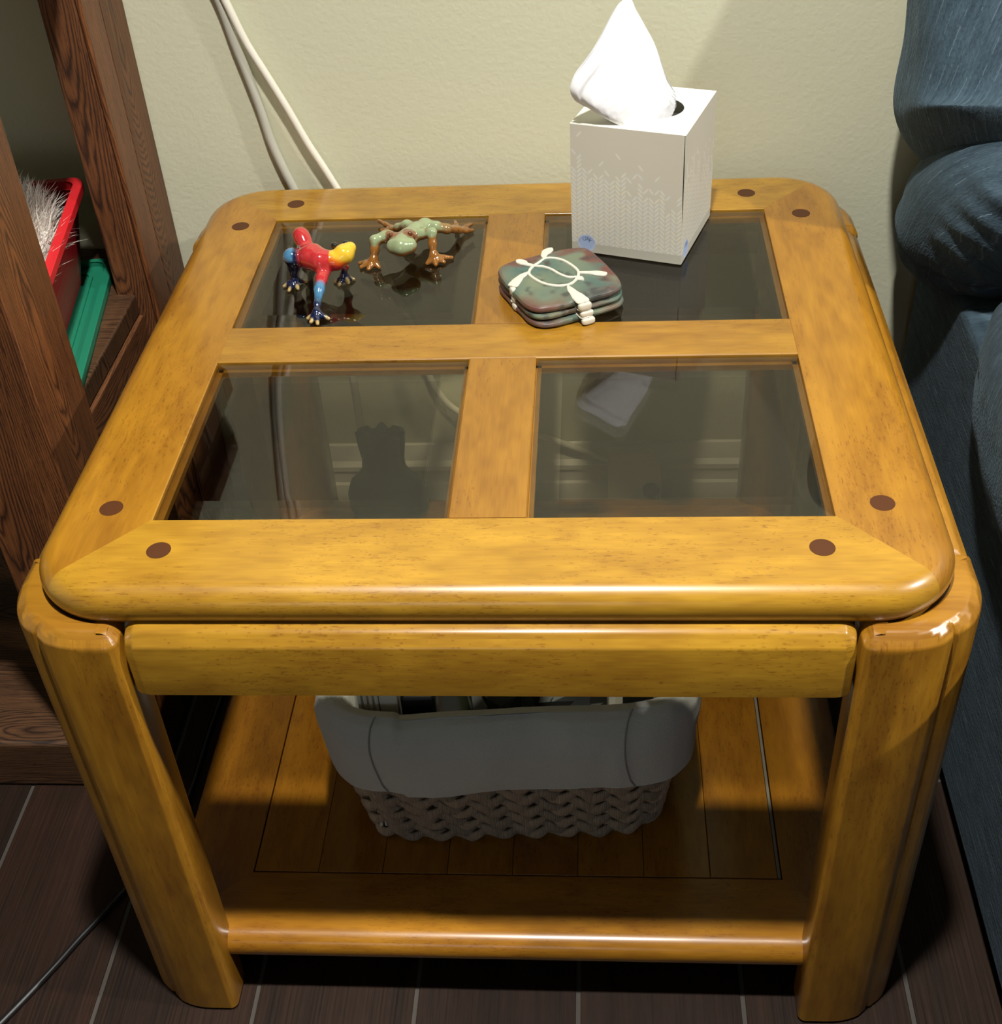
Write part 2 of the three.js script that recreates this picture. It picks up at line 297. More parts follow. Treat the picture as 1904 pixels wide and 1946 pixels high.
/* ================================================ END TABLE */
const H = 0.54, AX = 0.262, AZ = 0.2565, BX = 0.3460, BZ = 0.3445, RC = 0.066, RB = 0.0177;
const table = thing('end_table', 'square honey-coloured wooden end table with four smoked glass panes and a lower shelf', 'end table', [0, 0, 0]);
function railGeo(ax, az, bx, bz, R, rb, ledge, t) {
  const O = [], N = 10, K = 40, L = Math.SQRT1_2;
  for (let i = 0; i <= N; i++) { const a = Math.PI * 0.75 - (Math.PI / 4) * i / N; O.push([-(bx - R) + R * Math.cos(a), bz - R + R * Math.sin(a), Math.cos(a), Math.sin(a)]); }
  for (let i = 1; i < K; i++) O.push([mix(-(bx - R), bx - R, i / K), bz, 0, 1]);
  for (let i = 0; i <= N; i++) { const a = Math.PI / 2 - (Math.PI / 4) * i / N; O.push([bx - R + R * Math.cos(a), bz - R + R * Math.sin(a), Math.cos(a), Math.sin(a)]); }
  const xm = O[O.length - 1][0], rows = O.map(([x, z, nx, nz]) => {
    const k = x / xm, I = (l) => [k * (ax - l), az - l], P = []; // P: [point, normal when leaving, normal when arriving]
    const seg = (a, b, n) => P.push([a, n, b, n]), at = ([a, b], y) => [a, y, b], UP = [0, 1, 0], IN = [0, 0, -1], DN = [0, -1, 0];
    if (ledge) { seg(at(I(ledge), -0.0145), at(I(ledge), -0.0088), IN); seg(at(I(ledge), -0.0088), at(I(0), -0.0088), UP); seg(at(I(0), -0.0088), at(I(0), -0.001), IN); } else seg(at(I(0), -t), at(I(0), -0.001), IN);
    P.push([at(I(0), -0.001), [0, 0.7, -0.7], at(I(-0.001), 0), UP]);
    const B = (s) => { const a = Math.PI * s / 18, o = rb - rb * Math.sin(a); return [[x - nx * o, -(t / 2) + (t / 2) * Math.cos(a), z - nz * o], [nx * Math.sin(a), Math.cos(a), nz * Math.sin(a)]]; };
    seg(at(I(-0.001), 0), B(0)[0], UP);
    for (let s = 0; s < 18; s++) P.push([...B(s), ...B(s + 1)]);
    seg(B(18)[0], at(I(ledge || 0), ledge ? -0.0145 : -t), DN); return P;
  });
  const pos = [], uv = [], nor = [];
  const push = (q, n) => { pos.push(...q); nor.push(...n); uv.push(q[0], q[2] - q[1]); };
  for (let i = 0; i < rows.length - 1; i++) for (let j = 0; j < rows[0].length; j++) { const [a, na, d, nd] = rows[i][j], [b, nb, c, nc] = rows[i + 1][j]; for (const [q, n] of [[a, na], [d, nd], [c, nc], [a, na], [c, nc], [b, nb]]) push(q, n); }
  for (let i = 0; i < pos.length; i += 9) { // wind every face to its normal
    const A = V(pos[i], pos[i + 1], pos[i + 2]), B = V(pos[i + 3], pos[i + 4], pos[i + 5]), C = V(pos[i + 6], pos[i + 7], pos[i + 8]), f = B.sub(A).cross(C.sub(A));
    if (f.x * nor[i] + f.y * nor[i + 1] + f.z * nor[i + 2] < 0) { const u = i / 3 * 2; for (let k = 0; k < 3; k++) { [pos[i + 3 + k], pos[i + 6 + k]] = [pos[i + 6 + k], pos[i + 3 + k]]; [nor[i + 3 + k], nor[i + 6 + k]] = [nor[i + 6 + k], nor[i + 3 + k]]; } for (let k = 0; k < 2; k++) [uv[u + 2 + k], uv[u + 4 + k]] = [uv[u + 4 + k], uv[u + 2 + k]]; }
  }
  const g = new THREE.BufferGeometry(); g.setAttribute('position', new THREE.Float32BufferAttribute(pos, 3)); g.setAttribute('normal', new THREE.Float32BufferAttribute(nor, 3)); g.setAttribute('uv', new THREE.Float32BufferAttribute(uv, 2));
  return g;
}
function frameRails(y, ax, az, bx, bz, R, rb, ledge, t, mats, name) {
  return [['front', 0], ['right', 1], ['back', 2], ['left', 3]].map(([, k]) => {
    const g = k % 2 ? railGeo(az, ax, bz, bx, R, rb, ledge, t) : railGeo(ax, az, bx, bz, R, rb, ledge, t);
    const u = g.attributes.uv; for (let i = 0; i < u.count; i++) u.setXY(i, u.getX(i) + 0.37 * k, u.getY(i) + 0.11 * k);
    return part(table, name, g.rotateY(k * Math.PI / 2).translate(0, y, 0), mats[k]);
  });
}
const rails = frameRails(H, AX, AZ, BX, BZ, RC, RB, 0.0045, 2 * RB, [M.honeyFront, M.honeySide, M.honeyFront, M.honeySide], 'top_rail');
{ // dark dowel plugs, two at each corner
  const a = [0.2471, 0.2934], b = [0.2989, 0.2423];
  for (const sx of [-1, 1]) for (const sz of [-1, 1]) {
    const d = (x, z, rail) => part(rail, 'dowel_plug', new THREE.CylinderGeometry(0.0094, 0.0094, 0.004, 32).translate(x, H - 0.0018, z), M.plug, 'dark round dowel plug');
    d(sx * a[0], sz * a[1], rails[sz > 0 ? 0 : 2]); d(sx * b[0], sz * b[1], rails[sx > 0 ? 1 : 3]);
  }
}
// cross bars between the panes, rebated to carry the glass
const barSection = (w) => [[-w, -0.001], [-w + 0.001, 0], [w - 0.001, 0], [w, -0.001], [w, -0.0088], [w + 0.0045, -0.0088], [w + 0.0045, -0.0145], [-w - 0.0045, -0.0145], [-w - 0.0045, -0.0088], [-w, -0.0088]].map(([a, y]) => [a, H + y]);
const mbx = 0.0303, mbz = 0.0300;
part(table, 'cross_bar', boxUV(alongX(barSection(mbz), -AX, AX, 0.0002), 'x', 0.21, 0.31), M.honeyCross);
for (const s of [-1, 1]) {
  const g = alongX(barSection(mbx), mbz, AZ, 0.0002).rotateY(-Math.PI / 2); if (s < 0) g.rotateY(Math.PI);
  part(table, 'cross_bar', boxUV(g, 'z', 0.5 + 0.3 * s, 0.17), M.honeyBar);
}
// four bevelled panes of smoked glass
for (const sx of [-1, 1]) for (const sz of [-1, 1]) {
  const e = 0.0013, x0 = sx > 0 ? mbx + e : -AX + e, x1 = sx > 0 ? AX - e : -mbx - e, z0 = sz > 0 ? mbz + e : -AZ + e, z1 = sz > 0 ? AZ - e : -mbz - e;
  const w = 0.0225, top = H - 0.0010, edge = top - 0.0011, bot = H - 0.0086, i0 = x0 + w, i1 = x1 - w, j0 = z0 + w, j1 = z1 - w;
  const quads = (list) => { const p = []; for (const [a, b, c, d] of list) for (const q of [a, b, c, a, c, d]) p.push(...q); const g = new THREE.BufferGeometry(); g.setAttribute('position', new THREE.Float32BufferAttribute(p, 3)); g.computeVertexNormals(); return g; };
  const P = (x, y, z) => [x, y, z];
  const pane = part(table, 'glass_pane', quads([[P(i0, top, j1), P(i1, top, j1), P(i1, top, j0), P(i0, top, j0)], [P(i0, bot, j0), P(i1, bot, j0), P(i1, bot, j1), P(i0, bot, j1)]]), M.glass);
  part(pane, 'bevel', quads([
    [P(x0, edge, z1), P(x1, edge, z1), P(i1, top, j1), P(i0, top, j1)], [P(x1, edge, z0), P(x0, edge, z0), P(i0, top, j0), P(i1, top, j0)],
    [P(x1, edge, z1), P(x1, edge, z0), P(i1, top, j0), P(i1, top, j1)], [P(x0, edge, z0), P(x0, edge, z1), P(i0, top, j1), P(i0, top, j0)],
    [P(x0, bot, z0), P(x1, bot, z0), P(i1, bot, j0), P(i0, bot, j0)], [P(x1, bot, z1), P(x0, bot, z1), P(i0, bot, j1), P(i1, bot, j1)],
    [P(x1, bot, z0), P(x1, bot, z1), P(i1, bot, j1), P(i1, bot, j0)], [P(x0, bot, z1), P(x0, bot, z0), P(i0, bot, j0), P(i0, bot, j1)],
    [P(x0, bot, z1), P(x1, bot, z1), P(x1, edge, z1), P(x0, edge, z1)], [P(x1, bot, z0), P(x0, bot, z0), P(x0, edge, z0), P(x1, edge, z0)],
    [P(x1, bot, z1), P(x1, bot, z0), P(x1, edge, z0), P(x1, edge, z1)], [P(x0, bot, z0), P(x0, bot, z1), P(x0, edge, z1), P(x0, edge, z0)],
  ]), M.glassBevel, 'bevelled rim of the glass');
}
// aprons under the top
const ZA = 0.3585, APT = 0.5110, APB = 0.4490;
function apronSection() { const p = [], r = 0.0190; p.push([ZA - 0.030, APB], [ZA - 0.002, APB], [ZA, APB + 0.002]); for (let i = 0; i <= 10; i++) { const a = i / 10 * Math.PI / 2; p.push([ZA - r + r * Math.cos(a), APT - r + r * Math.sin(a)]); } p.push([ZA - 0.0192, APT - 0.0005], [ZA - 0.0192, 0.5035], [ZA - 0.030, 0.5035]); return p; }
for (let k = 0; k < 4; k++) { // pillowed at both ends
  const g = alongX(apronSection(), -0.2685, 0.2685, 0.0003), p = g.attributes.position;
  let gg = new THREE.BufferGeometry(); { const sec = apronSection(), N = sec.length, st = []; for (let i = 0; i <= 10; i++) st.push(i / 10); const xs = [...st.map((t) => [-0.2685 + 0.014 * (1 - Math.cos(t * Math.PI / 2)), 1 - Math.sin(t * Math.PI / 2)]), ...st.slice().reverse().map((t) => [0.2685 - 0.014 * (1 - Math.cos(t * Math.PI / 2)), 1 - Math.sin(t * Math.PI / 2)])];
    gg = grid(N, xs.length - 1, (u, v) => { const q = sec[Math.round(u * N) % N], [x, e] = xs[Math.round(v * (xs.length - 1))], top = clamp((q[1] - 0.489) / 0.02), front = clamp((q[0] - (ZA - 0.016)) / 0.012); return [x, q[1] - 0.010 * e * top, q[0] - 0.0075 * e * front]; }); }
  const caps = [-0.2685, 0.2685].map((x) => { const c = new THREE.ShapeGeometry(shapeOf(apronSection().map(([z, y]) => [-(z - 0.0075 * clamp((z - (ZA - 0.016)) / 0.012)), y - 0.010 * clamp((y - 0.489) / 0.02)]))); return c.rotateY(Math.PI / 2).translate(x, 0, 0); });
  const all = mergeGeometries([gg, ...caps].map((q) => { const w = q.toNonIndexed(); w.deleteAttribute('uv'); w.deleteAttribute('normal'); return w; })); all.computeVertexNormals();
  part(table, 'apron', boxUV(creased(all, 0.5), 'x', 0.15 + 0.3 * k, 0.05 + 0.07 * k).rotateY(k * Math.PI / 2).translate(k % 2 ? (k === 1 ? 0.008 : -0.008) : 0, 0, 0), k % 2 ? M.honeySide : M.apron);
}
// corner legs: two boards meeting in a V groove, rounded over at the top, rebated under the table top
const XO = 0.3665, ZO = 0.3600, LT = 0.5110;
function legGeo() {
  const out = [], inn = [], add = (x, z, nx, nz, w, ix, iz) => { out.push([x, z, nx, nz, w]); inn.push([ix, iz]); };
  const r0 = 0.007, end = [0.2895, 0.3415], end2 = [0.3455, 0.280];
  add(0.277, 0.3185, 0, -1, 0.3, ...end);
  for (let i = 0; i <= 4; i++) { const a = -Math.PI / 2 - i / 4 * Math.PI / 2; add(0.271 + r0 + r0 * Math.cos(a), 0.3185 + r0 + r0 * Math.sin(a), Math.cos(a), Math.sin(a), 0.6, ...end); }
  for (let i = 0; i <= 6; i++) { const a = Math.PI - i / 6 * Math.PI / 2; add(0.271 + r0 + r0 * Math.cos(a), ZO - r0 + r0 * Math.sin(a), Math.cos(a), Math.sin(a), 1, ...end); }
  const R = 0.068, cx = XO - R, cz = ZO - R, Ri = 0.064, ci = 0.2815, czi = 0.2785, onArc = (a) => [cx + R * Math.cos(a), cz + R * Math.sin(a), Math.cos(a), Math.sin(a)], inArc = (a) => [ci + Ri * Math.cos(a), czi + Ri * Math.sin(a)];
  for (let i = 1; i <= 4; i++) add(mix(0.278, cx, i / 4), ZO, 0, 1, 1, mix(end[0], ci, i / 4), 0.3425);
  const g0 = 0.930, gw = 0.040; // where the groove lies on the round, and its half width
  for (let i = 1; i <= 8; i++) { const a = mix(Math.PI / 2, g0 + gw, i / 8); const [x, z, nx, nz] = onArc(a), k = sstep(0.72, 1, i / 8) * 0.0022; add(x - nx * k, z - nz * k, nx, nz, 1, ...inArc(a)); }
  { const [x, z, nx, nz] = onArc(g0 + gw * 0.55); add(x - nx * 0.0030, z - nz * 0.0030, nx, nz, 0.85, ...inArc(g0 + gw * 0.5)); }
  { const [x, z, nx, nz] = onArc(g0); add(x - nx * 0.0048, z - nz * 0.0048, nx, nz, 0.7, ...inArc(g0)); }
  { const [x, z, nx, nz] = onArc(g0 - gw * 0.55); add(x - nx * 0.0028, z - nz * 0.0028, nx, nz, 0.85, ...inArc(g0 - gw * 0.5)); }
  for (let i = 0; i <= 14; i++) { const a = mix(g0 - gw, 0, i / 14), [x, z, nx, nz] = onArc(a), k = sstep(0.3, 0, i / 14) * 0.0018; add(x - nx * k, z - nz * k, nx, nz, 1, ...inArc(a)); }
  for (let i = 1; i <= 3; i++) add(XO, mix(cz, 0.269, i / 3), 1, 0, 1, 0.3455, mix(czi, end2[1], i / 3));
  for (let i = 1; i <= 5; i++) { const a = -i / 5 * Math.PI / 2; add(XO - r0 + r0 * Math.cos(a), 0.269 + r0 * Math.sin(a), Math.cos(a), Math.sin(a), 0.7, ...end2); }
  add(0.3270, 0.2622, 0, -1, 0.3, ...end2);
  const rt = 0.0145, prof = [[0, 0.0055], [0.0012, 0.0022], [0.004, 0]]; for (let i = 0; i <= 8; i++) { const a = i / 8 * Math.PI / 2; prof.push([LT - rt + rt * Math.sin(a), rt * (1 - Math.cos(a))]); }
  const n = out.length - 1, m = prof.length + 1;
  const shell = grid(n, m, (u, v) => { const i = Math.round(u * n), j = Math.round(v * m), [x, z, nx, nz, w] = out[i]; if (j < prof.length) { let [y, o] = prof[j]; o *= w; const px = x - nx * o, pz = z - nz * o; return [px, y, pz]; } return [inn[i][0], j === prof.length ? LT - 0.0002 : 0.5035, inn[i][1]]; });
  const poly = [[0.277, 0.3185], ...inn.filter((q, i) => i === 0 || Math.hypot(q[0] - inn[i - 1][0], q[1] - inn[i - 1][1]) > 1e-5), [0.3270, 0.2622], [0.3225, 0.285], [0.300, 0.308]];
  const block = prism(poly, 0.0012, 0.5035, 0);
  const all = mergeGeometries([shell, block].map((q) => { const w = q.index ? q.toNonIndexed() : q; w.deleteAttribute('uv'); w.deleteAttribute('normal'); return w; }));
  return all;
}
const legShape = legGeo();
for (const sx of [-1, 1]) for (const sz of [-1, 1]) {
  const g = legShape.clone().scale(sx, 1, sz); if (sx * sz < 0) { const p = g.attributes.position.array; for (let i = 0; i < p.length; i += 9) for (let k = 0; k < 3; k++) [p[i + 3 + k], p[i + 6 + k]] = [p[i + 6 + k], p[i + 3 + k]]; }
  g.computeVertexNormals();
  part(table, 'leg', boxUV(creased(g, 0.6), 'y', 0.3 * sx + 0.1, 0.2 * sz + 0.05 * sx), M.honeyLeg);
}
// lower shelf: mitred frame round a panel of narrow boards
const SY = 0.0894, ST = 0.034;
frameRails(SY, 0.2605, 0.2620, 0.3405, 0.3405, 0.05, 0.017, 0, ST, [M.shelf, M.shelf2, M.shelf, M.shelf2], 'shelf_rail');
{
  const n = 8, x0 = -0.2593, x1 = 0.2560, w = (x1 - x0) / n;
  for (let i = 0; i < n; i++) part(table, 'shelf_board', wbox(x0 + i * w + 0.0002, x0 + (i + 1) * w - 0.0002, SY - 0.016, SY - 0.0006, -0.2608, 0.2608, 0.0006, 'z', 0.33 * i, 0.09 * i), i % 3 === 1 ? M.shelf2 : M.shelf);
  part(table, 'pale_strip', rbox(0.2563, 0.2592, SY - 0.010, SY - 0.0008, -0.2608, 0.2608, 0.0004), std({ color: lin(0.22, 0.20, 0.17), roughness: 0.7 }), 'thin pale strip in the joint');  // thin pale line along the right edge of the panel boards
}

/* ================================================ TISSUE BOX */
const BOX = { x: 0.1323, z: -0.2059, a: -0.3265, w: 0.1139, d: 0.1126, h: 0.1335 };
function boxPrint(seed) {
  const W = 760, Hh = 890, c = document.createElement('canvas'); c.width = W; c.height = Hh; const g = c.getContext('2d'), r = rng(seed);
  g.fillStyle = '#cfcabb'; g.fillRect(0, 0, W, Hh);
  const cols = 20, cw = W / cols, rowH = 30.5;
  for (let i = 0; i < cols; i++) for (let j = 0; j < 30; j++) {
    const y = j * rowH, f = clamp((y / Hh - 0.04 - 0.26 * (i / cols) + 0.05 * Math.sin(i * 1.7)) / 0.5); if (r() > f * f * 2.2) continue;
    g.save(); g.translate((i + 0.5) * cw, y); g.rotate(i % 2 ? -0.86 : 0.86); g.fillStyle = ['#dedac9', '#dbd9cc', '#d8d8d0'][Math.floor(r() * 3)]; g.beginPath(); g.ellipse(0, 0, cw * 0.66, 7.2, 0, 0, 7); g.fill(); g.restore();
  }
  g.fillStyle = '#bdbaab'; g.fillRect(0, Hh - 66, W, 66);
  // scalloped blue badge with dark lettering low on the left
  g.save(); g.translate(104, Hh - 66); g.fillStyle = '#b9c6e4'; g.beginPath();
  for (let k = 0; k <= 96; k++) { const a = k / 96 * Math.PI * 2, q = 63 + 4 * Math.cos(a * 16); g.lineTo(q * Math.cos(a), q * Math.sin(a)); } g.fill();
  g.strokeStyle = '#8fa3cc'; g.lineWidth = 6; g.beginPath(); g.arc(0, 0, 52, Math.PI, Math.PI * 2); g.stroke();
  g.fillStyle = '#a9bce0'; g.beginPath(); g.arc(0, 0, 47, 0, 7); g.fill();
  g.fillStyle = '#1f3452'; g.font = '34px sans-serif'; g.textAlign = 'center';
  ['C', 'D', 'M', '('].forEach((ch, k) => { g.save(); g.rotate(-0.62 + k * 0.52); g.fillText(ch, 0, -22); g.restore(); });
  g.restore();
  const t = new THREE.CanvasTexture(c); t.colorSpace = THREE.SRGBColorSpace; t.magFilter = THREE.LinearFilter; return t;
}
{
  const t = thing('tissue_box', 'pale grey cube tissue box with herringbone print, behind the coasters on the table', 'tissue box', [BOX.x, H, BOX.z]);
  const place = (g) => g.rotateY(BOX.a).translate(BOX.x, H, BOX.z), w = BOX.w, d = BOX.d, h = BOX.h, th = 0.0006;
  const print1 = std({ map: boxPrint(4), roughness: 0.6 }), print2 = std({ map: boxPrint(19), roughness: 0.6 });
  const y0 = 0.0008;
  // bowed card sides; the front and right ones part a little along the near corner
  const side = (len, sgn) => { const g = new THREE.BoxGeometry(len, h - y0, th, 24, 24, 1); const p = g.attributes.position; for (let i = 0; i < p.count; i++) { const u = p.getX(i) / len + 0.5, v = p.getY(i) / h + 0.5; p.setZ(i, p.getZ(i) + 0.0010 * Math.sin(Math.PI * v) * Math.sin(Math.PI * (0.1 + 0.8 * u))); p.setX(i, p.getX(i) - 0.0010 * sgn * sstep(0.6, 1, u) * sstep(0.25, 0.6, v)); } g.computeVertexNormals(); return g.translate(0, h / 2 + y0 / 2, 0); };
  part(t, 'side_panel', place(side(w - 0.0006, 1).translate(0, 0, d / 2 - th / 2)), print1, 'front panel with herringbone dashes and a blue badge');
  part(t, 'side_panel', place(side(d - 0.0012, 0).translate(0, 0, w / 2 - th / 2).rotateY(Math.PI / 2)), print2);
  part(t, 'side_panel', place(side(w - 0.0006, 0).translate(0, 0, d / 2 - th / 2).rotateY(Math.PI)), print2);
  part(t, 'side_panel', place(side(d - 0.0012, 0).translate(0, 0, w / 2 - th / 2).rotateY(-Math.PI / 2)), print2);
  const s = shapeOf([[-w / 2, -d / 2], [w / 2, -d / 2], [w / 2, d / 2], [-w / 2, d / 2]]), hole = new THREE.Path(); hole.absellipse(0, 0.001, 0.0385, 0.031, 0, Math.PI * 2, true); s.holes.push(hole);
  part(t, 'top_panel', place(new THREE.ExtrudeGeometry(s, { depth: 0.0005, bevelEnabled: false, curveSegments: 40 }).rotateX(-Math.PI / 2).translate(0, h, 0)), std({ color: lin(0.80, 0.785, 0.70), roughness: 0.6 }));
  part(t, 'bottom_panel', place(new THREE.BoxGeometry(w - 0.002, 0.0006, d - 0.002).translate(0, 0.0005, 0)), std({ color: lin(0.6, 0.59, 0.55), roughness: 0.8 }));
  part(t, 'folded_tissues', place(rbox(-0.052, 0.052, 0.0012, 0.112, -0.051, 0.051, 0.006)), M.white, 'white pile of folded tissues inside');
}
{ // the tissue pulled up through the slot: a folded sheet, fanned out
  const T = [[0.1120, 0.6745, -0.186], [0.0760, 0.6925, -0.172], [0.0700, 0.6945, -0.168], [0.0615, 0.7135, -0.159], [0.0850, 0.7450, -0.174], [0.1085, 0.7760, -0.196], [0.1165, 0.7775, -0.200], [0.1235, 0.7640, -0.203], [0.1420, 0.7310, -0.205], [0.1540, 0.6960, -0.211], [0.1640, 0.6775, -0.222]].map((p) => V(...p));
  const B = [[0.1195, 0.6650, -0.182], [0.1230, 0.6620, -0.174], [0.1310, 0.6610, -0.171], [0.1430, 0.6620, -0.177], [0.1580, 0.6650, -0.203], [0.1640, 0.6670, -0.222]].map((p) => V(...p));
  const tc = new THREE.CatmullRomCurve3(T, false, 'centripetal'), bc = new THREE.CatmullRomCurve3(B);
  const sheet = (off, amp, ph, shrink) => grid(120, 60, (u, v) => {
    const t = tc.getPoint(clamp(u * shrink + (1 - shrink) / 2)), b = bc.getPoint(u), q = b.lerp(t, v);
    const bulge = Math.sin(Math.PI * Math.pow(v, 0.8)) * amp * Math.sin(Math.PI * clamp(0.1 + 0.9 * u));
    const pleat = 0.0022 * Math.sin(u * 17 + ph + v * 1.5) * v * (1 - 0.4 * v) + 0.0009 * noise(u * 14, v * 9, ph) + 0.0005 * noise(u * 40, v * 26, ph + 4);
    const hem = u > 0.2 && u < 0.52 ? 0.0022 * sstep(0.84, 0.9, v) : 0;
    return [q.x + 0.2 * pleat, q.y + 0.0006 * noise(u * 30, v * 3, 2), q.z + off + bulge + pleat + hem];
  });
  const t = thing('tissue', 'white paper tissue standing up in a fan from the tissue box', 'tissue', [BOX.x, H + BOX.h, BOX.z]);
  part(t, 'front_fold', sheet(0, 0.008, 0.4, 1), M.tissue); part(t, 'back_fold', sheet(-0.006, -0.008, 2.1, 0.965), M.tissue);
}

/* ================================================ COASTERS */
const COC = [0.049, -0.079];
const turtleStrokes = [
  { p: [[-12.5, -34.5], [0.5, -31.6], [11.3, -20.1], [18.3, -6.6], [17.4, 6.2], [10.7, 17.6], [-0.7, 20.3], [-13.3, 15.6], [-24.1, 4.5], [-28.6, -4.3], [-26.9, -15.1], [-19.8, -25.8]], w: 1.5, closed: true },
  { p: [[-24.5, -18.5], [-16.3, -17.9], [-7.7, -12.1], [-0.1, -3.1], [8.4, 3.7], [17.5, 4.6]], w: 1.5 },
  { p: [[-42, -30.5], [-37, -28.2], [-30.5, -22.5], [-24, -20]], ws: [3.6, 4.4, 2.4, 1.6] },
  { p: [[-7.5, -54], [-12.5, -48.5], [-15.2, -41], [-15.2, -33]], ws: [3.4, 4.8, 3.4, 1.6] },
  { p: [[-28.5, -7.5], [-35, 0], [-40, 10], [-44, 20.5]], ws: [1.6, 3.6, 5.0, 5.6] },
  { p: [[8.2, 20], [13, 31], [18.5, 41], [25, 52.5]], ws: [1.5, 4.0, 6.2, 7.0] },
  { p: [[17.8, -4.6], [27.3, -4.1], [35.7, -2.9], [46, -0.3]], ws: [1.6, 2.2, 4.0, 3.6] },
  { p: [[14.5, 3.6], [19.5, 6.2], [24, 11]], ws: [1.6, 3.6, 1.0] },
];
function strokeGeo({ p, w, ws, closed }, h) { // rounded raised line in the coaster plane, millimetres in
  const c = new THREE.CatmullRomCurve3(p.map(([x, z]) => V(x / 1000, 0, z / 1000)), !!closed, 'centripetal'), n = closed ? 90 : 40;
  const wid = (t) => { if (w) return (w / 1000) * (closed ? 1 : Math.min(1, 0.35 + 6 * Math.min(t, 1 - t))); const k = t * (ws.length - 1), i = Math.min(ws.length - 2, Math.floor(k)); return mix(ws[i], ws[i + 1], sm(k - i)) / 1000 * Math.min(1, Math.sqrt(Math.max(0, 1 - Math.pow(Math.abs(2 * t - 1), 9))) + 0.03); };
  return grid(10, n, (u, v) => { const t = v, q = c.getPointAt(closed ? v % 1 : v), d = c.getTangentAt(closed ? v % 1 : v), W = wid(t), a = Math.PI * u; return [q.x - d.z * W * -Math.cos(a), h * Math.pow(Math.sin(a), 0.5) - 0.0004, q.z + d.x * W * -Math.cos(a)]; });
}
function coaster(label, y, th, dx, dz, da, seed) {
  const t = thing('coaster', label, 'coaster', [COC[0] + dx, H + y, COC[1] + dz], 'stack of turtle coasters');
  const half = 0.0500, A = 0.4419;
  const ca = Math.cos(A), sa = Math.sin(A);
  const tint = (x, z, up) => {
    const n1 = noise(x * 38 + seed, z * 38, seed), n2 = noise(x * 110, z * 110, seed + 3), e = Math.max(Math.abs(x), Math.abs(z)) / half;
    const teal = [0.060, 0.135, 0.120], sage = [0.185, 0.215, 0.135], rust = [0.150, 0.055, 0.042], dark = [0.035, 0.042, 0.040];
    let k = clamp(0.5 + 0.7 * n1), c = [0, 1, 2].map((i) => mix(teal[i], sage[i], k));
    const rr = clamp(sstep(0.55, 0.98, e + 0.25 * n2) * (0.45 + 0.7 * noise(x * 24 + 9, z * 24, seed + 7)) * 1.4); c = c.map((v, i) => mix(v, rust[i], rr));
    const dk = sstep(0.2, 0.75, n2 + 0.4 * noise(x * 260, z * 260, 5)) * 0.7; return c.map((v, i) => 0.8 * mix(v, dark[i], dk));
  };
  // dome of clay: rings from the middle of the top, round the edge, to the middle of the foot
  const prof = [[0, 1], [0.25, 1], [0.5, 1], [0.72, 1], [0.86, 0.99], [0.94, 0.94], [0.985, 0.80], [1, 0.55], [0.99, 0.28], [0.96, 0.08], [0.92, 0], [0.6, 0], [0, 0]];
  const NS = 160, NR = 60, col = [];
  const g = grid(NS, NR, (u, v) => {
    const k = v * (prof.length - 1), i = Math.min(prof.length - 2, Math.floor(k)), s = mix(prof[i][0], prof[i + 1][0], k - i), yy = mix(prof[i][1], prof[i + 1][1], k - i);
    const a = u * Math.PI * 2, cx = Math.cos(a), cz = Math.sin(a), q = Math.pow(Math.abs(cx) ** 5.5 + Math.abs(cz) ** 5.5, -1 / 5.5) * (1 + 0.018 * noise(cx * 3 + seed, cz * 3, 2));
    const x = cx * q * half * s, z = cz * q * half * s;
    const rough = yy > 0.4 ? 0.0005 * noise(x * 160, z * 160, seed) + 0.0007 * noise(x * 60, z * 60, seed + 1) : 0;
    col.push(...tint(x, z)); return [x, yy * th + rough, z];
  });
  g.setAttribute('color', new THREE.Float32BufferAttribute(col, 3));
  g.rotateY(A + da);
  const toWorld = (k) => k.translate(COC[0] + dx, H + y, COC[1] + dz);
  const body = part(t, 'clay_tile', toWorld(g), std({ vertexColors: true, roughness: 0.42, clearcoat: 0.3, clearcoatRoughness: 0.35, side: THREE.DoubleSide }));
  const inlay = mergeGeometries(turtleStrokes.map((s) => strokeGeo(s, 0.0016)));
  part(t, 'turtle_inlay', toWorld(inlay.rotateY(da).translate(0, th + 0.0002, 0)), std({ color: lin(0.60, 0.57, 0.47), roughness: 0.6, side: THREE.DoubleSide }), 'white line drawing of a sea turtle');
  // flipper ends that run over the rim
  for (const [x, z, w, nx, nz] of [[-44.0, 22.0, 4.6, -0.90, 0.43], [25.5, 53.0, 6.6, 0.43, 0.90]]) {
    const e = new THREE.SphereGeometry(1, 24, 16), p = e.attributes.position; for (let i = 0; i < p.count; i++) { const q = V().fromBufferAttribute(p, i), k = Math.pow(Math.abs(q.x) ** 3.5 + Math.abs(q.y) ** 3.5 + Math.abs(q.z) ** 3.5, -1 / 3.5); p.setXYZ(i, q.x * k, q.y * k, q.z * k); } e.computeVertexNormals();
    e.scale(0.0030, th * 0.46, w / 1000).rotateY(Math.atan2(-nz, nx)).translate(x / 1000 - nx * 0.0016, th * 0.53, z / 1000 - nz * 0.0016);
    part(t, 'flipper_end', toWorld(e.rotateY(da)), std({ color: lin(0.60, 0.57, 0.47), roughness: 0.6 }), 'white flipper end on the rim');
  }
  return t;
}
coaster('bottom coaster of the stack, its rim green and pinkish with a white flipper end', 0.0003, 0.0072, 0.0015, 0.003, 0.03, 3);
coaster('thin middle coaster of the stack, mostly hidden, with a brown rim', 0.0078, 0.0060, 0.001, 0.0005, 0.012, 8);
coaster('top coaster of the stack showing a white sea turtle on blue-green clay', 0.0141, 0.0080, 0, 0, 0, 14);

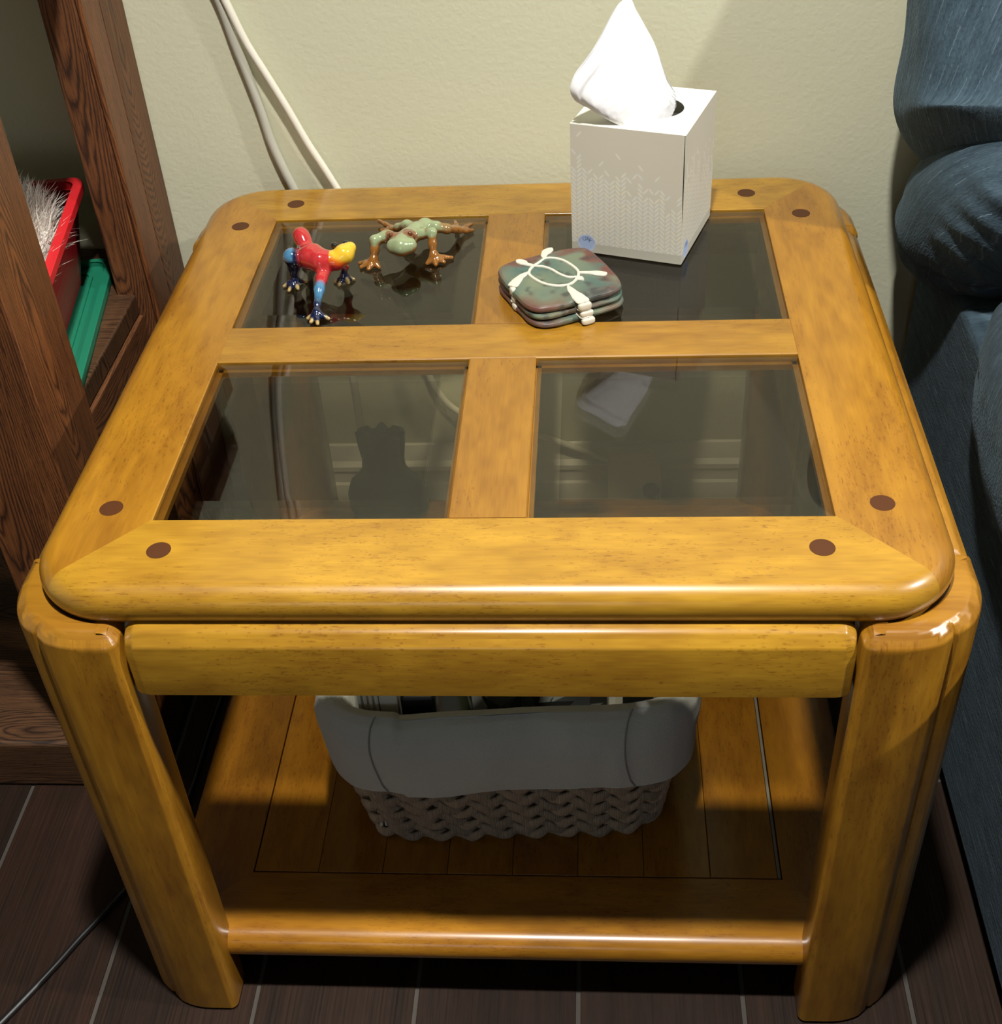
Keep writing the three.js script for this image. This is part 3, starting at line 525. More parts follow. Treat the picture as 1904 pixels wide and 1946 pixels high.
/* ================================================ FROGS */
function chain() { const bones = [], balls = []; return { bones, balls, bone(a, b, ra, rb) { bones.push([...a, ...b, ra, rb]); return this; }, path(pts) { for (let i = 0; i + 1 < pts.length; i++) this.bone(pts[i].slice(0, 3), pts[i + 1].slice(0, 3), pts[i][3], pts[i + 1][3]); return this; }, sdf(k) { return (x, y, z) => { let d = 1; for (const q of bones) { const bx = q[3] - q[0], by = q[4] - q[1], bz = q[5] - q[2], px = x - q[0], py = y - q[1], pz = z - q[2]; const h = clamp((px * bx + py * by + pz * bz) / (bx * bx + by * by + bz * bz)); const dx = px - bx * h, dy = py - by * h, dz = pz - bz * h, e = Math.sqrt(dx * dx + dy * dy + dz * dz) - (q[6] + (q[7] - q[6]) * h); if (e < d + k) { const m = clamp(0.5 + 0.5 * (d - e) / k); d = d + (e - d) * m - k * m * (1 - m); } } return d; }; } }; }
const FY = H - 0.0010; // glass surface
const glaze = std({ vertexColors: true, roughness: 0.16, clearcoat: 1, clearcoatRoughness: 0.05 });
const eyeMat = std({ color: lin(0.01, 0.008, 0.008), roughness: 0.1, clearcoat: 1 });
const toes = (c, ank, list, r0, r1) => list.forEach(([x, z, y]) => c.path([[...ank, r0], [mix(ank[0], x, 0.6), mix(ank[1], FY + (y ?? 0) + r1, 0.75), mix(ank[2], z, 0.6), r0 * 0.72], [x, FY + (y ?? 0) + r1, z, r1]]));
{
  const c = chain();
  c.path([[-0.2025, 0.5700, -0.1190, 0.0095], [-0.1930, 0.5715, -0.1090, 0.0128], [-0.1830, 0.5705, -0.1020, 0.0118], [-0.1730, 0.5705, -0.1030, 0.0090]]);
  c.path([[-0.1690, 0.5700, -0.1030, 0.0098], [-0.1600, 0.5755, -0.1070, 0.0094], [-0.1545, 0.5795, -0.1110, 0.0058]]);
  c.path([[-0.1990, 0.5700, -0.1220, 0.0080], [-0.2055, 0.5790, -0.1330, 0.0078], [-0.2075, 0.5815, -0.1360, 0.0072], [-0.2085, 0.5620, -0.1400, 0.0040], [-0.2060, 0.5450, -0.1440, 0.0026]]);
  c.path([[-0.2000, 0.5660, -0.1120, 0.0070], [-0.2125, 0.5720, -0.1085, 0.0084], [-0.2130, 0.5610, -0.1100, 0.0058], [-0.2150, 0.5480, -0.1120, 0.0034]]);
  toes(c, [-0.2150, 0.5470, -0.1120], [[-0.2255, -0.1075], [-0.2190, -0.0985], [-0.2105, -0.1020], [-0.2050, -0.1165]], 0.0026, 0.0017);
  c.path([[-0.1800, 0.5640, -0.0960, 0.0068], [-0.1815, 0.5600, -0.0860, 0.0056], [-0.1820, 0.5560, -0.0720, 0.0048], [-0.1822, 0.5490, -0.0560, 0.0030], [-0.1820, 0.5450, -0.0470, 0.0026]]);
  toes(c, [-0.1820, 0.5450, -0.0480], [[-0.1905, -0.0440], [-0.1865, -0.0370], [-0.1795, -0.0335], [-0.1705, -0.0430]], 0.0026, 0.0018);
  c.path([[-0.1660, 0.5640, -0.1080, 0.0058], [-0.1640, 0.5560, -0.1160, 0.0036], [-0.1660, 0.5470, -0.1180, 0.0028]]);
  toes(c, [-0.1660, 0.5460, -0.1175], [[-0.1755, -0.1145], [-0.1705, -0.1075], [-0.1615, -0.1120], [-0.1570, -0.1190]], 0.0022, 0.0017);
  toes(c, [-0.2060, 0.5450, -0.1440], [[-0.2140, -0.1480], [-0.2080, -0.1520], [-0.2000, -0.1490]], 0.0022, 0.0016);
  const f = c.sdf(0.0032);
  const geo = sdfMesh((x, y, z) => Math.max(f(x, y, z), FY - y), V(-0.236, 0.534, -0.162), V(-0.140, 0.600, -0.026), 112, (x, y, z) => {
    const red = [0.46, 0.034, 0.036], blue = [0.06, 0.19, 0.34], navy = [0.006, 0.012, 0.045], yel = [0.72, 0.46, 0.035], org = [0.55, 0.10, 0.01], gold = [0.42, 0.30, 0.12];
    const n = 0.5 + 0.5 * noise(x * 700, y * 700, z * 700), l = (a, b, t) => a.map((v, i) => mix(v, b[i], t));
    let col = l(red, [0.40, 0.012, 0.016], 0.5 * n);
    const hy = (y - 0.567) + 0.5 * (x + 0.168);
    if (x > -0.1735 && y > 0.556) col = l(l([0.36, 0.012, 0.014], org, sstep(0.001, 0.007, hy)), yel, sstep(0.006, 0.0125, hy));
    const legZ = sstep(-0.080, -0.074, z); if (x > -0.2 && z > -0.094) col = l(col, l(blue, navy, sstep(-0.066, -0.052, z)), legZ);
    if (x < -0.2035 && z > -0.1215) { const k = sstep(-0.2035, -0.2085, x); col = l(col, l(navy, blue, sstep(0.569, 0.575, y) * sstep(-0.209, -0.2125, x)), k); }
    if (y < 0.556 && z < -0.09 && x > -0.19) col = l(col, navy, sstep(0.558, 0.553, y));
    if (x < -0.2 && z < -0.1215) col = l(col, navy, sstep(0.572, 0.562, y));
    const tip = Math.min(...[[-0.2255, -0.1075], [-0.219, -0.0985], [-0.2105, -0.102], [-0.205, -0.1165], [-0.1905, -0.044], [-0.1865, -0.037], [-0.1795, -0.0335], [-0.1705, -0.043], [-0.1755, -0.1145], [-0.1705, -0.1075], [-0.1615, -0.112], [-0.157, -0.119]].map(([a, b]) => Math.hypot(x - a, z - b)));
    if (y < 0.546) col = l(col, gold, sstep(0.0034, 0.0018, tip));
    return col;
  });
  const t = thing('frog_figurine', 'glossy red frog figurine with blue legs and a yellow snout', 'figurine', [-0.187, FY, -0.095], 'enamel frogs on the glass');
  part(t, 'frog_body', geo, glaze);
  for (const [x, y, z] of [[-0.1705, 0.5812, -0.1130], [-0.1600, 0.5800, -0.1185]]) part(t, 'eye', new THREE.SphereGeometry(0.0034, 24, 18).translate(x, y, z), eyeMat, 'bulging black eye');
}
{
  const c = chain();
  c.path([[-0.1170, 0.5615, -0.1470, 0.0082], [-0.1100, 0.5620, -0.1450, 0.0094], [-0.1025, 0.5615, -0.1475, 0.0082]]);      // broad head
  c.path([[-0.1100, 0.5615, -0.1520, 0.0098], [-0.1060, 0.5600, -0.1670, 0.0095], [-0.0990, 0.5585, -0.1850, 0.0088], [-0.0915, 0.5565, -0.2020, 0.0070]]);
  c.path([[-0.1200, 0.5675, -0.1570, 0.0046], [-0.1180, 0.5660, -0.1600, 0.0040]]); c.path([[-0.1020, 0.5675, -0.1590, 0.0046], [-0.1030, 0.5660, -0.1620, 0.0040]]);
  c.path([[-0.1140, 0.5600, -0.1640, 0.0062], [-0.1270, 0.5640, -0.1640, 0.0062], [-0.1385, 0.5625, -0.1585, 0.0050], [-0.1390, 0.5540, -0.1540, 0.0042], [-0.1400, 0.5465, -0.1490, 0.0034]]);
  toes(c, [-0.1400, 0.5460, -0.1490], [[-0.1555, -0.1510], [-0.1530, -0.1430], [-0.1450, -0.1385], [-0.1345, -0.1420]], 0.0030, 0.0020);
  c.path([[-0.1030, 0.5600, -0.1700, 0.0060], [-0.0920, 0.5630, -0.1690, 0.0052], [-0.0805, 0.5660, -0.1660, 0.0045], [-0.0805, 0.5560, -0.1600, 0.0040], [-0.0795, 0.5475, -0.1545, 0.0034]]);
  toes(c, [-0.0795, 0.5465, -0.1545], [[-0.0620, -0.1590], [-0.0690, -0.1500], [-0.0770, -0.1450], [-0.0860, -0.1480]], 0.0030, 0.0020);
  c.path([[-0.0990, 0.5580, -0.1900, 0.0066], [-0.1110, 0.5570, -0.2010, 0.0054], [-0.1220, 0.5510, -0.2090, 0.0040], [-0.1250, 0.5470, -0.2140, 0.0032]]);
  toes(c, [-0.1250, 0.5465, -0.2140], [[-0.1465, -0.2390, 0.003], [-0.1420, -0.2230], [-0.1325, -0.2180]], 0.0030, 0.0021);
  c.path([[-0.0930, 0.5570, -0.2010, 0.0066], [-0.0800, 0.5570, -0.1960, 0.0056], [-0.0690, 0.5550, -0.1950, 0.0048], [-0.0620, 0.5500, -0.2040, 0.0038], [-0.0590, 0.5470, -0.2090, 0.0032]]);
  toes(c, [-0.0590, 0.5465, -0.2090], [[-0.0470, -0.2280, 0.002], [-0.0450, -0.2180], [-0.0640, -0.2310, 0.004]], 0.0030, 0.0020);
  const f = c.sdf(0.0032);
  const geo = sdfMesh((x, y, z) => Math.max(f(x, y, z), FY - y), V(-0.164, 0.534, -0.248), V(-0.036, 0.582, -0.128), 116, (x, y, z, n) => {
    const green = [0.30, 0.37, 0.20], bronze = [0.26, 0.105, 0.020], copper = [0.22, 0.085, 0.035], l = (a, b, t) => a.map((v, i) => mix(v, b[i], t));
    const s = noise(x * 260, y * 260, z * 260), up = sstep(0.551, 0.557, y + 0.002 * s) * sstep(-0.25, 0.3, n.y + 0.25 * (z > -0.155 && x > -0.122 && x < -0.098 ? 1 : 0));
    const arm = Math.max(sstep(0.562, 0.558, y) * sstep(-0.129, -0.133, x) * sstep(-0.175, -0.170, z), sstep(0.566, 0.562, y) * sstep(-0.088, -0.085, x) * sstep(-0.172, -0.169, z));
    let col = l(bronze, green, (1 - arm) * up * (1 - 0.8 * sstep(0.0345, 0.040, Math.hypot(x + 0.108, (z + 0.170) * 0.75) + 0.003 * s)));
    const eye = Math.min(Math.hypot(x + 0.1195, z + 0.158), Math.hypot(x + 0.1025, z + 0.160)); if (y > 0.562) col = l(col, copper, sstep(0.0085, 0.0065, eye + 0.0012 * s));
    if (z < -0.156) col = l(col, copper, 0.75 * sstep(0.35, 0.6, noise(x * 150 + 4, 3, z * 150)) * up);
    return col;
  });
  const t = thing('frog_figurine', 'pale green and bronze frog figurine sprawling with legs spread wide', 'figurine', [-0.105, FY, -0.175], 'enamel frogs on the glass');
  part(t, 'frog_body', geo, std({ vertexColors: true, roughness: 0.18, clearcoat: 1, clearcoatRoughness: 0.06, metalness: 0.15 }));
  for (const [x, y, z] of [[-0.1210, 0.5700, -0.1545], [-0.1015, 0.5700, -0.1565]]) part(t, 'eye', new THREE.SphereGeometry(0.0027, 22, 16).translate(x, y, z), std({ color: lin(0.10, 0.030, 0.008), roughness: 0.12, clearcoat: 1 }), 'brown eye');
}

/* ================================================ BASKET ON THE SHELF */
const BK = { x: -0.006, z: 0.108, a: 0.055 };
const bkWorld = (g) => g.rotateY(BK.a).translate(BK.x, SY, BK.z);
function ring(t, hx, hz, pw = 7) { const a = t * Math.PI * 2, c = Math.cos(a), s = Math.sin(a), q = Math.pow(Math.abs(c) ** pw + Math.abs(s) ** pw, -1 / pw); return [c * q * hx, s * q * hz, c, s]; }
// even spacing along the rounded rectangle
const ringLUT = (hx, hz) => { const n = 720, L = [0]; let p = ring(0, hx, hz); for (let i = 1; i <= n; i++) { const q = ring(i / n, hx, hz); L.push(L[i - 1] + Math.hypot(q[0] - p[0], q[1] - p[1])); p = q; } return (s) => { const d = s * L[n]; let lo = 0, hi = n; while (hi - lo > 1) { const m = (lo + hi) >> 1; if (L[m] <= d) lo = m; else hi = m; } return (lo + (d - L[lo]) / (L[hi] - L[lo])) / n; }; };
{
  const t = thing('wicker_basket', 'rectangular braided basket with a folded-down grey cloth liner on the lower shelf', 'basket', [BK.x, SY, BK.z]);
  const base = rbox(-0.138, 0.138, 0.004, 0.012, -0.098, 0.098, 0.003); part(t, 'basket_base', bkWorld(base), wickers[0]);
  const r = rng(12), rows = 7;
  for (let k = 0; k < rows; k++) {
    const y = 0.011 + k * 0.0215, f = y / 0.15, hx = 0.146 + 0.022 * f, hz = 0.105 + 0.020 * f, lut = ringLUT(hx, hz), turns = 10;
    for (let s = 0; s < 3; s++) {
      const ph = s * Math.PI * 2 / 3 + k * 1.9, N = 420, rs = 8, rv = r() * 10;
      const g = grid(rs, N, (u, v) => {
        const q = ring(lut(v % 1), hx, hz), w = v * Math.PI * 2 * turns + ph, wob = 0.0016 * noise(v * 60, k * 5 + s, rv);
        const oy = 0.0088 * Math.sin(w) + wob, od = 0.0046 * Math.sin(2 * w + 0.6), n = [q[2] * 1, q[3] * 1], L = Math.hypot(...n), a = u * Math.PI * 2;
        const cy = Math.cos(a) * (0.0068 + 0.0016 * noise(v * 90, s, k)), cd = Math.sin(a) * 0.0030;
        const nx = Math.abs(q[0]) / hx > Math.abs(q[1]) / hz ? [Math.sign(q[0]), 0] : [0, Math.sign(q[1])], m = sstep(0.82, 1, Math.min(Math.abs(q[0]) / hx, Math.abs(q[1]) / hz)), dx = mix(nx[0], n[0] / L, m), dz = mix(nx[1], n[1] / L, m);
        return [q[0] + dx * (od + cd), y + oy + cy + od * 0.1, q[1] + dz * (od + cd), u * 0.5, v * 60];
      }, true);
      part(t, 'braided_strand', bkWorld(g), wickers[(k + s) % 3]);
    }
  }
  // liner: comes up inside, rolls over the rim, hangs down outside
  const prof = [[0.013, 0.106], [0.014, 0.117], [0.0155, 0.137], [0.0175, 0.160], [0.0155, 0.180], [0.009, 0.194], [0.000, 0.199], [-0.010, 0.197], [-0.018, 0.186], [-0.022, 0.165], [-0.024, 0.120], [-0.026, 0.06], [-0.028, 0.014]];
  const lut = ringLUT(0.168, 0.125);
  const linerPt = (u, v, extra = 0) => {
    const q = ring(lut(u % 1), 0.168, 0.125, 6), kk = v * (prof.length - 1), i = Math.min(prof.length - 2, Math.floor(kk)), o = mix(prof[i][0], prof[i + 1][0], kk - i), yy = mix(prof[i][1], prof[i + 1][1], kk - i);
    const fr = Math.max(0, -Math.cos((u - 0.25) * Math.PI * 2) * -1), front = Math.exp(-Math.pow((u - 0.25) / 0.12, 2));
    const nx = Math.abs(q[0]) / 0.168 > Math.abs(q[1]) / 0.125 ? [Math.sign(q[0]), 0] : [0, Math.sign(q[1])], m = sstep(0.75, 1, Math.min(Math.abs(q[0]) / 0.168, Math.abs(q[1]) / 0.125)), L = Math.hypot(q[2], q[3]), dx = mix(nx[0], q[2] / L, m), dz = mix(nx[1], q[3] / L, m);
    const out = o + extra + (v < 0.5 ? 0.0026 * noise(u * 22, v * 5, 3) + 0.0012 * noise(u * 70, v * 9, 8) : 0.001 * noise(u * 30, v * 9, 6)) - 0.004 * front * (v < 0.5 ? 1 : 0);
    const dip = v < 0.2 ? (0.010 * sstep(0.16, 0.05, v)) * (0.6 * noise(u * 5 + 2, 1, 1)) : 0;
    return [q[0] + dx * out, yy + 0.003 * noise(u * 14, 4, 4) * (v > 0.3 && v < 0.7 ? 1 : 0) + dip + 0.004 * (q[0] < -0.1 ? 1 : 0), q[1] + dz * out, u * 1.1, v * 0.3];
  };
  const liner = part(t, 'cloth_liner', bkWorld(grid(320, 60, (u, v) => linerPt(u, v), true)), Object.assign(M.linen, { side: THREE.DoubleSide }), 'grey cotton liner folded over the rim');
  for (const u of [0.358, 0.142]) { const pts = []; for (let i = 0; i <= 20; i++) { const p = linerPt(u + 0.010 * Math.sin(i / 20 * 3), 0.01 + i / 20 * 0.5, 0.0006); pts.push(p.slice(0, 3)); } part(liner, 'seam', bkWorld(tube(pts, 0.0009, 60, 6)), M.seam); }
}
{ // what stands in the basket
  const put = (g) => bkWorld(g);
  const paperTex = (() => { const c = document.createElement('canvas'); c.width = 512; c.height = 256; const g = c.getContext('2d'); g.fillStyle = '#3a3c3c'; g.fillRect(0, 0, 512, 256); const gr = rng(5); for (let i = 0; i < 26; i++) { g.fillStyle = ['#6c7176', '#8a9195', '#50565a', '#35392a', '#a3a9aa', '#2a2c2c'][Math.floor(gr() * 6)]; g.beginPath(); g.moveTo(gr() * 512, gr() * 256); g.lineTo(gr() * 512, gr() * 256); g.lineTo(gr() * 512, gr() * 256); g.fill(); } const t = new THREE.CanvasTexture(c); t.colorSpace = THREE.SRGBColorSpace; return t; })();
  const leaf = (x, dx, z0, z1, h, m, label, name, cat, grp) => single(name, put(rbox(x - dx / 2, x + dx / 2, 0.014, h, z0, z1, Math.min(0.0012, dx * 0.3))), m, label, cat, grp);
  [0, 1, 2, 3].forEach((i) => leaf(-0.135 + i * 0.0052, 0.0034, -0.07, 0.101, 0.207 + 0.002 * (i % 2), M.paper, ['leftmost cream booklet standing on edge in the basket', 'second cream booklet from the left in the basket', 'third cream booklet from the left in the basket', 'fourth cream booklet from the left, against the thick one'][i], 'booklet', 'booklet', 'cream booklets in the basket'));
  leaf(-0.1085, 0.017, -0.075, 0.101, 0.2055, M.paper, 'thick cream booklet beside the black case in the basket', 'booklet', 'booklet', 'cream booklets in the basket');
  single('case', put(rbox(-0.098, -0.066, 0.014, 0.200, -0.06, 0.100, 0.004)), M.black, 'black case standing in the basket right of the cream booklets', 'case');
  const mag = (x0, x1, z, lean, h, seed) => grid(40, 24, (u, v) => { const y = mix(0.016, h, v), zz = z - lean * v + 0.004 * Math.sin(u * 5 + seed) + 0.005 * Math.sin(v * 3 + u * 2 + seed); return [mix(x0, x1, u), y - 0.004 * u * (seed % 2), zz, u, v]; });
  const magThing = (name, label, g, m) => single(name, put(g), m, label, 'magazine', 'magazines in the basket');
  const glossy = std({ map: paperTex, roughness: 0.25, side: THREE.DoubleSide });
  magThing('magazine', 'grey glossy magazine leaning in front in the basket', mag(-0.062, 0.094, 0.092, 0.022, 0.208, 1), glossy);
  magThing('magazine', 'pale curled magazine leaning behind the grey one in the basket', mag(-0.058, 0.104, 0.075, 0.030, 0.228, 2), std({ color: lin(0.62, 0.61, 0.56), roughness: 0.4, side: THREE.DoubleSide }));
  single('envelope', put(rbox(0.088, 0.115, 0.014, 0.209, 0.092, 0.0935, 0.0005).rotateY(0.08)), M.paper, 'cream envelope corner at the right of the magazines', 'envelope');
  single('booklet', put(rbox(0.108, 0.137, 0.014, 0.209, 0.072, 0.088, 0.002)), M.black, 'black booklet at the right end of the basket', 'booklet');
}

/* ================================================ CABLES */
single('wall_cable', tube([[-0.362, CEIL - 0.01, ZW + 0.008], [-0.360, 1.6, ZW + 0.009], [-0.345, 1.05, ZW + 0.0105], [-0.3365, 0.90, ZW + 0.011], [-0.3225, 0.80, ZW + 0.0115], [-0.303, 0.7392, ZW + 0.012], [-0.2888, 0.6956, ZW + 0.012], [-0.2725, 0.6595, ZW + 0.012], [-0.2557, 0.6218, ZW + 0.012], [-0.2394, 0.5822, ZW + 0.012], [-0.2256, 0.5535, ZW + 0.012], [-0.2134, 0.5267, ZW + 0.012], [-0.190, 0.47, ZW + 0.012], [-0.150, 0.36, ZW + 0.011], [-0.105, 0.22, ZW + 0.011], [0.02, 0.168, ZW + 0.012], [0.098, 0.132, ZW + 0.012]], 0.0043, 300), M.cordWhite, 'thin white cable hanging down the wall, right of the thicker beige one', 'cable');
single('wall_cable', tube([[-0.372, CEIL - 0.01, ZW + 0.0065], [-0.372, 1.6, ZW + 0.0065], [-0.358, 1.10, ZW + 0.0065], [-0.347, 0.95, ZW + 0.0065], [-0.328, 0.80, ZW + 0.0065], [-0.3106, 0.7348, ZW + 0.0065], [-0.3034, 0.6957, ZW + 0.0065], [-0.2955, 0.6599, ZW + 0.0065], [-0.2879, 0.6223, ZW + 0.0065], [-0.2820, 0.5830, ZW + 0.0065], [-0.2737, 0.5518, ZW + 0.0065], [-0.2659, 0.5277, ZW + 0.0065], [-0.250, 0.47, ZW + 0.0065], [-0.232, 0.36, ZW + 0.0065], [-0.228, 0.24, ZW + 0.0065], [-0.228, 0.17, ZW + 0.0065]], 0.0052, 300), M.cordBeige, 'thicker beige cable hanging down the wall beside the shelf unit', 'cable');
single('floor_cable', tube([[-0.64, 0.0036, 0.60], [-0.56, 0.0036, 0.475], [-0.502, 0.0036, 0.379], [-0.484, 0.0036, 0.347], [-0.467, 0.0036, 0.315], [-0.454, 0.0036, 0.288], [-0.438, 0.0036, 0.258], [-0.41, 0.0036, 0.20], [-0.386, 0.0036, 0.12], [-0.382, 0.0036, 0.0], [-0.376, 0.0036, -0.12], [-0.36, 0.0036, -0.28], [-0.30, 0.0036, -0.345]], 0.0034, 160), M.cordBlack, 'black power cord running across the tile floor at the lower left', 'cord');

/* ------------------------------------------------ things behind the table, seen through the smoked glass */
{
  const t = thing('power_adapter', 'white plug-in power adapter on the wall behind the table, seen through the right front pane', 'adapter', [0.134, 0.06, ZW]);
  const s = new THREE.Shape(); s.moveTo(0.099, 0.062); s.lineTo(0.099, 0.156); s.lineTo(0.147, 0.156); s.bezierCurveTo(0.160, 0.156, 0.168, 0.135, 0.170, 0.115); s.lineTo(0.170, 0.062); s.closePath();
  part(t, 'housing', new THREE.ExtrudeGeometry(s, { depth: 0.010, bevelEnabled: true, bevelSize: 0.002, bevelThickness: 0.002, bevelOffset: -0.002, bevelSegments: 3 }).translate(0, 0, ZW + 0.0175), M.trim);
  part(t, 'plug', new THREE.CylinderGeometry(0.011, 0.012, 0.006, 24).rotateX(Math.PI / 2).translate(0.156, 0.094, ZW + 0.0305), M.black, 'dark round plug');
}
{
  const prof = [[0, 0], [0.046, 0], [0.052, 0.012], [0.052, 0.035], [0.046, 0.056], [0.035, 0.068], [0.0285, 0.078], [0.0265, 0.092], [0.028, 0.112], [0.030, 0.132], [0.024, 0.134], [0.0, 0.124]];
  const g = grid(96, 44, (u, v) => { const k = v * (prof.length - 1), i = Math.min(prof.length - 2, Math.floor(k)), r = mix(prof[i][0], prof[i + 1][0], k - i), y = mix(prof[i][1], prof[i + 1][1], k - i), a = u * Math.PI * 2, w = 1 + 0.10 * sstep(0.06, 0.13, y) * Math.sin(a * 11) + 0.03 * noise(Math.cos(a) * 3, y * 30, Math.sin(a) * 3); return [-0.190 + Math.cos(a) * r * w, SY + y + (y > 0.12 ? 0.004 * Math.sin(a * 7) : 0), -0.302 + Math.sin(a) * r * w * 0.55]; }, true);
  single('cloth_pouch', g, Object.assign(M.navyCloth, { side: THREE.DoubleSide }), 'dark gathered cloth pouch at the back of the shelf, seen through the left front pane', 'pouch');
}

/* ================================================ OAK SHELF UNIT ON THE LEFT */
{
  const t = thing('shelf_unit', 'dark red-brown oak shelf unit with square posts standing against the wall', 'shelf unit', [-0.83, 0, -0.14]);
  const X1 = -0.416, X0 = -1.26, Z0 = ZW + 0.002, Y1 = 0.93;
  const post = (x0, x1, z0, z1, m, ou, ov) => part(t, 'post', wbox(x0, x1, 0.074, Y1 - 0.024, z0, z1, 0.003, 'y', ou, ov), m);
  post(X1 - 0.006, X1, -0.300, -0.250, M.oak, 0.1, 0.0);             // rear right: facing board
  part(t, 'stile', wbox(X1 - 0.043, X1 - 0.0062, 0.074, Y1 - 0.024, -0.300, -0.2495, 0.002, 'y', 0.7, 0.2), M.oakBlack, 'inner stile');
  post(X1 - 0.040, X1 - 0.0008, Z0, -0.3005, M.oakDeep, 0.5, 0.1);   // rear right, back board
  post(X1 - 0.088, X1, -0.016, 0.083, M.oak, 0.62, 0.045);           // front right
  post(X0, X0 + 0.042, Z0, -0.250, M.oak, 0.3, 0.2); post(X0, X0 + 0.088, -0.016, 0.083, M.oak, 0.2, 0.1);
  part(t, 'upper_shelf', wbox(X0 - 0.01, X1 + 0.016, Y1 - 0.024, Y1, Z0, 0.087, 0.003, 'x', 0.1, 0.1), M.oak);
  part(t, 'middle_shelf', wbox(X0 + 0.02, X1 - 0.022, 0.430, 0.455, Z0 + 0.004, 0.060, 0.003, 'x', 0.4, 0.2), M.oakBoard);
  part(t, 'side_rail', wbox(X1 - 0.034, X1 - 0.018, 0.330, 0.4295, -0.2495, -0.0165, 0.002, 'z', 0.4, 0.2), M.oakBlack);
  part(t, 'bottom_shelf', wbox(X0 - 0.004, X1 - 0.004, 0.0, 0.074, Z0 + 0.02, 0.087, 0.006, 'x', 0.25, 0.15), M.oakBoard);
}
{ // red see-through bin on its green lid, white fur inside
  const SYm = 0.455, ang = 0.16, cx = -0.555, cz = -0.165, W = (g, y = SYm) => g.rotateY(ang).translate(cx, y, cz);
  const rr = (hx, hz, r) => { const p = [], n = 8; for (const [sx, sz, a0] of [[1, 1, 0], [-1, 1, 1], [-1, -1, 2], [1, -1, 3]]) for (let i = 0; i <= n; i++) { const a = (a0 + i / n) * Math.PI / 2; p.push([sx * (hx - r) + r * Math.cos(a), sz * (hz - r) + r * Math.sin(a)]); } return p; };
  const lid = thing('bin_lid', 'green plastic lid lying upside down on the shelf under the red bin', 'lid', [cx, SYm, cz]);
  part(lid, 'plate', W(prism(rr(0.098, 0.142, 0.02).map(([x, z]) => [x + 0.001, z]), 0, 0.004, 0.001)), M.green);
  { const o = rr(0.098, 0.142, 0.02), i = rr(0.091, 0.135, 0.016), s = shapeOf(o.map(([x, z]) => [x + 0.001, -z])), h = new THREE.Path(); i.forEach(([x, z], k) => (k ? h.lineTo(x + 0.001, -z) : h.moveTo(x + 0.001, -z))); s.holes.push(h);
    part(lid, 'rim', W(new THREE.ExtrudeGeometry(s, { depth: 0.009, bevelEnabled: true, bevelSize: 0.001, bevelThickness: 0.001, bevelOffset: -0.001 }).rotateX(-Math.PI / 2).translate(0, 0.001, 0)), M.green);
    const o2 = rr(0.076, 0.120, 0.014), s2 = shapeOf(o2.map(([x, z]) => [x + 0.001, -z])), h2 = new THREE.Path(); rr(0.072, 0.116, 0.011).forEach(([x, z], k) => (k ? h2.lineTo(x + 0.001, -z) : h2.moveTo(x + 0.001, -z))); s2.holes.push(h2);
    part(lid, 'ridge', W(new THREE.ExtrudeGeometry(s2, { depth: 0.003, bevelEnabled: false }).rotateX(-Math.PI / 2).translate(0, 0.0035, 0)), M.green); }
  const bin = thing('storage_bin', 'red see-through plastic storage bin filled with white fur on the shelf', 'bin', [cx, SYm + 0.006, cz]);
  const HB = 0.104, levels = 16;
  const wallG = (inset) => grid(36, levels, (u, v) => { const L = rr(mix(0.066, 0.084, v) - inset, mix(0.110, 0.136, v) - inset, 0.016), q = L[Math.round(u * 36) % 36]; return [q[0], 0.0065 + v * HB, q[1]]; });
  part(bin, 'walls', W(creased(wallG(0), 0.7)), Object.assign(M.redClear, { side: THREE.DoubleSide }));
  part(bin, 'bottom', W(prism(rr(0.066, 0.110, 0.016), 0.0062, 0.0082, 0.0005)), M.redClear);
  { const s = shapeOf(rr(0.090, 0.142, 0.018).map(([x, z]) => [x, -z])), h = new THREE.Path(); rr(0.081, 0.133, 0.014).forEach(([x, z], k) => (k ? h.lineTo(x, -z) : h.moveTo(x, -z))); s.holes.push(h);
    part(bin, 'rim', W(new THREE.ExtrudeGeometry(s, { depth: 0.008, bevelEnabled: true, bevelSize: 0.0012, bevelThickness: 0.0012, bevelOffset: -0.0012 }).rotateX(-Math.PI / 2).translate(0, HB, 0)), M.red, 'solid red rim'); }
  const fur = thing('fur_trim', 'fluffy white fur heaped in the red bin', 'fur', [cx, SYm + 0.010, cz]);
  const core = lump(cx + 0.004, SYm + 0.075, cz + 0.002, 0.064, 0.060, 0.110, 2.6, 26, (q) => 0.007 * noise(q.x * 40, q.y * 40, q.z * 40) + 0.004 * noise(q.x * 110, q.y * 110, q.z * 110), () => [0, 0]);
  core.translate(-cx, 0, -cz).rotateY(ang).translate(cx, 0, cz);
  part(fur, 'pile', core, M.fur);
  const r = rng(8), hairs = [], P = core.attributes.position, Nn = core.attributes.normal;
  for (let i = 0; i < 9000; i++) {
    const k = Math.floor(r() * P.count); if (P.getY(k) < SYm + 0.080) continue;
    const o = V().fromBufferAttribute(P, k), d = V().fromBufferAttribute(Nn, k).multiply(V(0.5, 1, 0.7)).add(V((r() - 0.5) * 1.1, 0.25 + 0.7 * r(), (r() - 0.5) * 1.1)).normalize(), L = 0.012 + 0.022 * r(), side = V(-d.z, 0, d.x).normalize(), w = 0.0004 + 0.0005 * r(), bend = V((r() - 0.5) * 0.02, -0.006 * r(), (r() - 0.5) * 0.02), up = d.clone().cross(side);
    const a = o.clone().addScaledVector(side, w), b = o.clone().addScaledVector(side, -w), c = o.clone().addScaledVector(up, w), m = o.clone().addScaledVector(d, L * 0.6).addScaledVector(bend, 0.3), e = o.clone().addScaledVector(d, L).add(bend);
